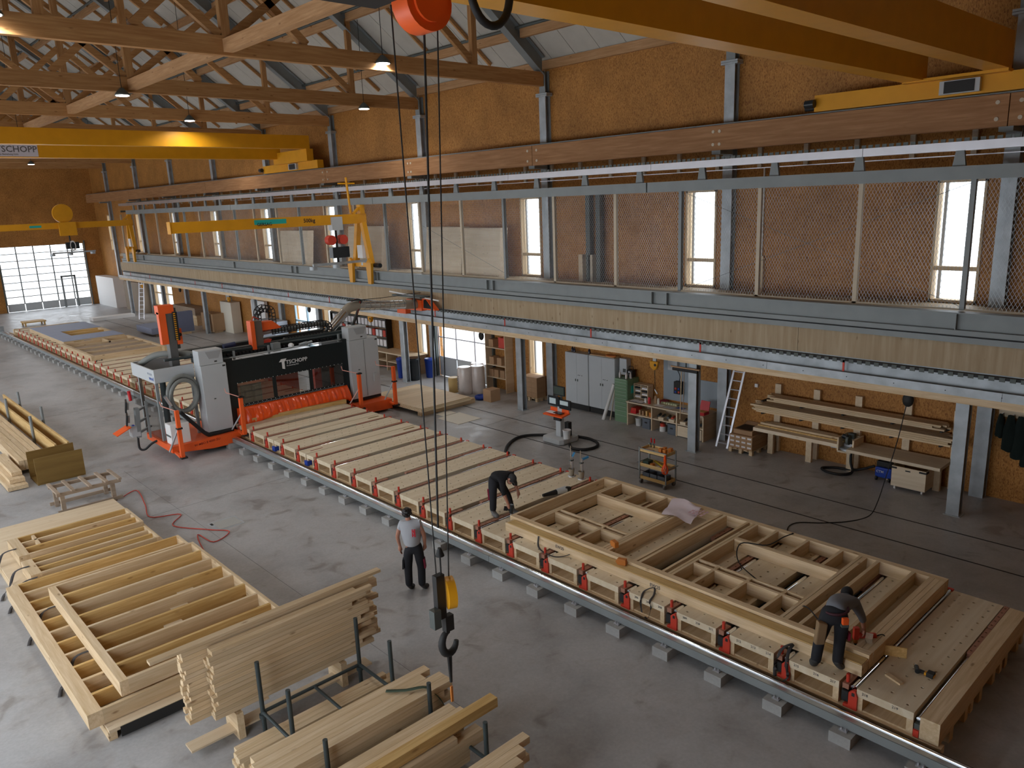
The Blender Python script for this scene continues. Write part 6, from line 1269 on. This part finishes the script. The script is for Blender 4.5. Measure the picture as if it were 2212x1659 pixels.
tag(bx('timber_board', YLX, None, 3.6, 5.95, 7.03, 7.18, .72, .86), 'honey-coloured beam on the near bundle', 'board'); stack(3.4, 5.6, 5.95, 6.35, .2, 6, 3, .1, 'boards at the bottom picture edge', 'board in the bundle at the bottom picture edge'); tag(bx('timber_board', PLY, None, 2.86, 5.8, 9.98, 10.22, .10, .13), 'flat board lying low beneath the tall stack', 'board')
def rack(lb, y0, y1, zt):
    t = thing('tube_rack', lb, 'rack', (4.6, (y0+y1)/2, 0))
    for x in (3.78, 5.38):
        for y in (y0, y1): cy('post', DARKPIPE, t, (x, y, 0), (x, y, zt), .032, 10); cy('collar', DARKPIPE, t, (x, y, .36), (x, y, .42), .055, 10)
        cy('side_tube', DARKPIPE, t, (x, y0, .45), (x, y1, .45), .026, 8)
    for y in (y0, y1): cy('long_tube', DARKPIPE, t, (3.78, y, .45), (5.38, y, .45), .026, 8)
    cy('cross_tube', DARKPIPE, t, (4.6, y0, .45), (4.6, y1, .45), .024, 8)
rack('empty dark steel tube rack beside the tall board stack', 8.72, 9.64, 1.25); rack('dark steel tube rack holding the near bundles', 6.62, 7.8, 1.0)
strap('lifting_strap', [(5.0, 8.3, .82), (5.2, 8.1, .83), (5.45, 7.95, .82), (5.6, 7.85, .6), (5.7, 7.8, .3)], 'dark green lifting strap over the bundle end', .06, plain('green_webbing', (.06, .09, .06), .8))

for i in range(5): tag(bx('long_plank', SPY, None, 3.95+.16*i, 4.10+.16*i, 26.1, 37, .12, .42), 'long pale plank in the pile behind the brown formwork crate', 'plank', 'planks behind the formwork crate')
for i, x in enumerate((5.0, 5.35)): tag(bx('upright_board', YLY, None, x, x+.06, 26.4, 36, .12, .62), ['long upright board beside the plank pile, left one', 'long upright board beside the plank pile, right one'][i], 'board')
for i, (x, y) in enumerate(((4.93, 32.8), (5.5, 33.7), (4.96, 29.1), (5.54, 30.3))): tag(cy('steel_stake', GREY, None, (x, y, 0), (x, y, 1.05), .045, 8), 'grey steel stake at the plank pile, %s' % ('far left', 'far right', 'near left', 'near right')[i], 'stake')
bcr = thing('formwork_box', 'brown formply box with open top standing before the plank pile', 'box', (4.7, 24.9, 0))
for a in ((4.08, 5.32, 24.55, 24.58, .05, .80), (4.08, 5.32, 25.5, 25.53, .05, .80)): bx('panel', SHUT, bcr, *a)
bx('floor_board', SHUT, bcr, 4.08, 5.32, 24.58, 25.5, 0, .05)
ts = thing('rough_trestle', 'rough wooden trestle with cross slats beside the brown box', 'trestle', (4.6, 21.95, 0))
for y in (21.55, 22.4): bx('rail', OLDW, ts, 3.92, 5.45, y-.04, y+.04, .50, .58); bx('foot_rail', OLDW, ts, 3.9, 5.45, y-.03, y+.03, .04, .12)
for x in (3.95, 4.3, 4.7, 5.1, 5.42): bx('slat', OLDW, ts, x-.04, x+.04, 21.45, 22.5, .58, .63)
for x in (4.05, 5.25):
    for y in (21.6, 22.35): bx('leg', OLDW, ts, x-.05, x+.05, y-.05, y+.05, 0, .5)
for i in range(3): tag(bx('loose_plank', SPY, None, 3.35+.12*i, 3.85, 24.6+.3*i, 27.6, .02+.12*i, .13+.12*i), 'short pale plank left of the brown box, %s' % ('lowest', 'middle', 'top')[i], 'plank')
tag(tb('air_line', RED, None, smooth_path([(5.4, 21.6, .02), (5.9, 21.9, .02), (5.7, 20.6, .02), (5.5, 19.6, .02), (6.1, 19.2, .02), (5.7, 18.6, .02), (6.2, 17.7, .02), (6.5, 17.2, .02), (6.0, 16.9, .02), (5.9, 17.6, .02), (5.6, 16.2, .02), (5.5, 14.2, .02)], 6), .012, 6), 'thin red air hose lying in loops beside the stacked frames', 'hose')
# ------------------------------------------------------------------ goods under the far gallery
py_ = thing('sheet_stack', 'stack of pale wood sheets on bearers beside the machine', 'stack', (16.6, 23.4, 0)); bx('bearer', SPX, py_, 15.6, 18.1, 21.85, 22.1, 0, .18); bx('bearer', SPX, py_, 15.6, 18.0, 24.6, 24.8, 0, .18)
for i in range(4): bx('sheet', PLY, py_, 15.5+.02*i, 17.8, 21.7+.03*i, 25.1, .18+.03*i, .208+.03*i)
for i, (a, b, c, d) in enumerate(((15.8, 16.8, 20.0, 21.2), (16.1, 16.7, 21.25, 21.7))): tag(bx('loose_sheet', CREAM, None, a, b, c, d, 0, .012), ['large thin sheet on the floor right of the sheet stack', 'small thin sheet on the floor by the sheet stack'][i], 'sheet')
for i, (x, y) in enumerate(((18.75, 23.2), (19.2, 22.95), (19.55, 23.35))):
    t = thing('insulation_roll', 'wrapped insulation roll with printed text, %s of three before the sectional door' % ('front left', 'front right', 'rear')[i], 'roll', (x, y, 0)); MB().lathe([(.27, 0), (.29, .1), (.29, 1.0), (.25, 1.1)], (x, y, 0), 20).build('wrap', FOIL, t)
    text('roll_lettering', 'SAGLAN', INKG, t, .15, (x-.297, y+.03, .2), (0, 0, 1), (0, 1, 0), .004)
tag(MB().lathe([(.2, 0), (.21, .5), (.2, .6)], (18.66, 23.82, 0), 18).build('kraft_roll', KRAFT), 'small tan wrapped roll left of the insulation rolls', 'roll')
carton(18.47, 18.95, 21.36, 21.80, 0, .46, 'open brown carton on the floor beside the blue coil'); tag(MB().tube([(18.55+.16*math.cos(a), 22.05+.16*math.sin(a), .09) for a in [PI*2*i/20 for i in range(20)]], .08, 8, closed=True).build('blue_coil', BLUE), 'blue coil lying left of the open carton', 'coil')
sh = thing('carton_shelf', 'tall wooden shelf with cartons and a red box beside the sectional door', 'shelf', (19.9, 22.5, 0))
for y in (21.88, 23.02): bx('side', PLY, sh, 19.75, 20.18, y, y+.03, 0, 2.5)
for z in (.55, 1.05, 1.75, 2.45): bx('shelf_board', PLYY, sh, 19.75, 20.18, 21.9, 23.02, z, z+.03)
for i, (y, z) in enumerate(((22.8, .58), (22.5, .58), (22.15, .58), (22.75, 1.08), (22.3, 1.08), (22.75, 1.78))): carton(19.8, 20.1, y-.13, y+.13, z, z+.30, 'brown carton in the wooden shelf, %s' % ('lower row left', 'lower row middle', 'lower row right', 'middle row left', 'middle row right', 'top row left')[i])
on('red_box', RED, 'box', 'red box on the top board of the carton shelf', 19.8, 20.1, 21.95, 22.3, 1.79, 2.2)
pallet(19.6, 20.15, 20.02, 20.9, 'wooden pallet under the cartons below the window')
for r in range(4):
    for q in range(3): carton(19.62, 20.1, 20.04+.285*q, 20.32+.285*q, .14+.195*r, .33+.195*r, 'brown carton in the block on the pallet below the window', 'cartons below the window')
for i, (x, y, m_, r, h_, lb) in enumerate(((18.95, 26.9, SCRDARK, .30, .95, 'dark grey wheelie bin beside the gallery post'), (19.7, 26.75, BLUE, .22, .82, 'blue barrel right of the wheelie bin'), (18.9, 27.7, BLUE, .24, .85, 'blue barrel left of the wheelie bin'))):
    t = thing('waste_bin', lb, 'bin', (x, y, 0)); MB().lathe([(r*.8, 0), (r, h_*.92), (r*1.06, h_*.93), (r*1.0, h_)], (x, y, 0), 16).build('body', m_, t); cy('lid', m_, t, (x, y, h_), (x, y, h_+.03), r*.98, 16)
b2 = thing('far_workbench', 'wooden workbench with open compartments behind the machine', 'workbench', (19.8, 29.5, 0)); bx('top', PLYY, b2, 19.3, 20.18, 27.6, 32.4, .80, .85); bx('shelf', PLYY, b2, 19.35, 20.18, 27.7, 32.3, .4, .43)
for i in range(6): bx('divider', PLY, b2, 19.32, 20.18, 27.62+.94*i, 27.66+.94*i, 0, .80)
bs = thing('binder_shelf', 'dark steel shelf with white and red binders behind the machine', 'shelf', (20, 32.6, 0))
for z in (.9, 1.35, 1.8, 2.2): bx('shelf_board', DGREY, bs, 19.85, 20.18, 30.2, 35.2, z, z+.03)
for y in (30.2, 32.7, 35.2): bx('upright', INK, bs, 19.85, 20.18, y-.02, y+.02, .85, 2.25)
for k in range(3):
    for i in range(16): tag(bx('binder', (RED if i % 3 == 0 else PAPER) if k == 1 else PAPER, None, 19.88, 20.14, 30.3+.3*i, 30.3+.3*i+.22, .935+.45*k, 1.24+.45*k), 'binder standing on the %s board of the dark steel shelf' % ('lower', 'middle', 'upper')[k], 'binder', 'binders on the %s board' % ('lower', 'middle', 'upper')[k])
for i, (a, m_, nm, lb, ct) in enumerate((((19.5, 20.1, 46.6, 48.2, 0, 1.92), CREAM, 'beige_cabinet', 'tall beige cabinet under the far gallery', 'cabinet'), ((18.76, 19.5, 47.8, 49.6, .1, 1.2), CARD, 'big_carton', 'big brown carton beside the gallery post', 'box'), ((16.9, 18.1, 49.2, 49.6, .15, 1.42), SLATED, 'panel_stack', 'upright stack of dark slate-blue boards on a trolley', 'stack'), ((15.7, 16.9, 49.8, 52.6, .15, .54), SLATE, 'panel_stack', 'low stack of slate-blue boards behind the machine', 'stack'), ((19.2, 20.0, 40.3, 42.4, .3, 1.3), plain('blue_wrapped', (.45, .52, .62), .5), 'wrapped_stack', 'blue wrapped stack by the glazed doors', 'stack'), ((19.9, 20.1, 42.8, 44.6, 0, 2.2), WHITE, 'white_sheet', 'white sheet leaning upright behind the machine mast', 'sheet'), ((19.25, 20.1, 68.7, 73.5, 0, 2.45), WHITE, 'white_cabinet', 'long white cabinet near the far sectional door', 'cabinet'), ((15.5, 18.4, 61.5, 62.4, 0, .22), WHITE, 'white_profile', 'long white profile lying on the far floor', 'profile'), ((19.3, 20.1, 52, 56, .7, 1.2), OLDW, 'plank_pile', 'pile of weathered planks on the far wall bench', 'pile'), ((19.5, 20.1, 62.5, 67, 0, 2.3), plain('far_shelf', (.30, .24, .18), .7), 'open_shelf', 'brown storage shelf at the far wall end', 'shelf'))):
    o = tag(MB().box(*a).build(nm, m_, bevel=.01), lb, ct)
ladder('far_ladder', 'pale ladder standing under the far end of the gallery', (18.0, 59.4, 0), (18.5, 59.9, 2.62), (.6, -.8, 0), 9, ALU, .4)
pt = thing('pallet_table', 'low wooden table on short legs near the far door', 'table', (12.2, 63.8, 0)); bx('top', YLX, pt, 11.5, 12.9, 63.3, 64.4, .22, .30)
for x in (11.55, 12.75):
    for y in (63.35, 64.25): bx('leg', YLX, pt, x, x+.1, y, y+.1, 0, .22)
lo = thing('parked_lorry', 'yellow lorry standing in the yard outside the far sectional door', 'vehicle', (12.5, 86, 0)); bx('box_body', YEL, lo, 9.5, 13.6, 85, 92, 1.2, 3.6); bx('chassis', SLATED, lo, 9.5, 14.2, 85, 92, .5, 1.1)
for x in (10.2, 13.2): cy('wheel', INK, lo, (x, 84.9, .5), (x, 85.2, .5), .5, 16)

for i, (x0, x1, y0, y1, z0, z1, lb) in enumerate(((3.5, 3.6, 9.9, 10.34, 0, .418, 'left bearer under the tall board stacks'), (5.2, 5.3, 9.9, 10.34, 0, .418, 'right bearer under the tall board stacks'), (3.9, 4.0, 9.9, 10.12, .42, .448, 'thin packer under the front stack'), (3.6, 3.7, 7.85, 8.5, 0, .298, 'left bearer under the strapped bundle'), (5.2, 5.3, 7.85, 8.5, 0, .298, 'right bearer under the strapped bundle'), (3.6, 3.7, 6.93, 7.62, 0, .248, 'left bearer under the near bundle'), (5.0, 5.1, 6.93, 7.62, 0, .248, 'right bearer under the near bundle'), (4.2, 4.3, 9.0, 9.4, 0, .118, 'bearer under the low board pile'), (3.9, 4.0, 5.9, 6.4, 0, .198, 'bearer under the bundle at the picture bottom'), (17.2, 17.9, 49.2, 49.6, 0, .148, 'bearer under the upright slate-blue boards'), (16.0, 16.7, 50, 52.4, 0, .148, 'bearer under the low slate-blue stack'), (18.9, 19.4, 47.9, 49.5, 0, .098, 'pallet under the big brown carton'), (19.3, 19.9, 40.4, 42.3, 0, .298, 'bearer under the blue wrapped stack'), (19.4, 20.0, 52.1, 55.9, 0, .698, 'bench under the weathered planks'))):
    tag(bx('bearer', SPY, None, x0, x1, y0, y1, z0, z1), lb, 'bearer')
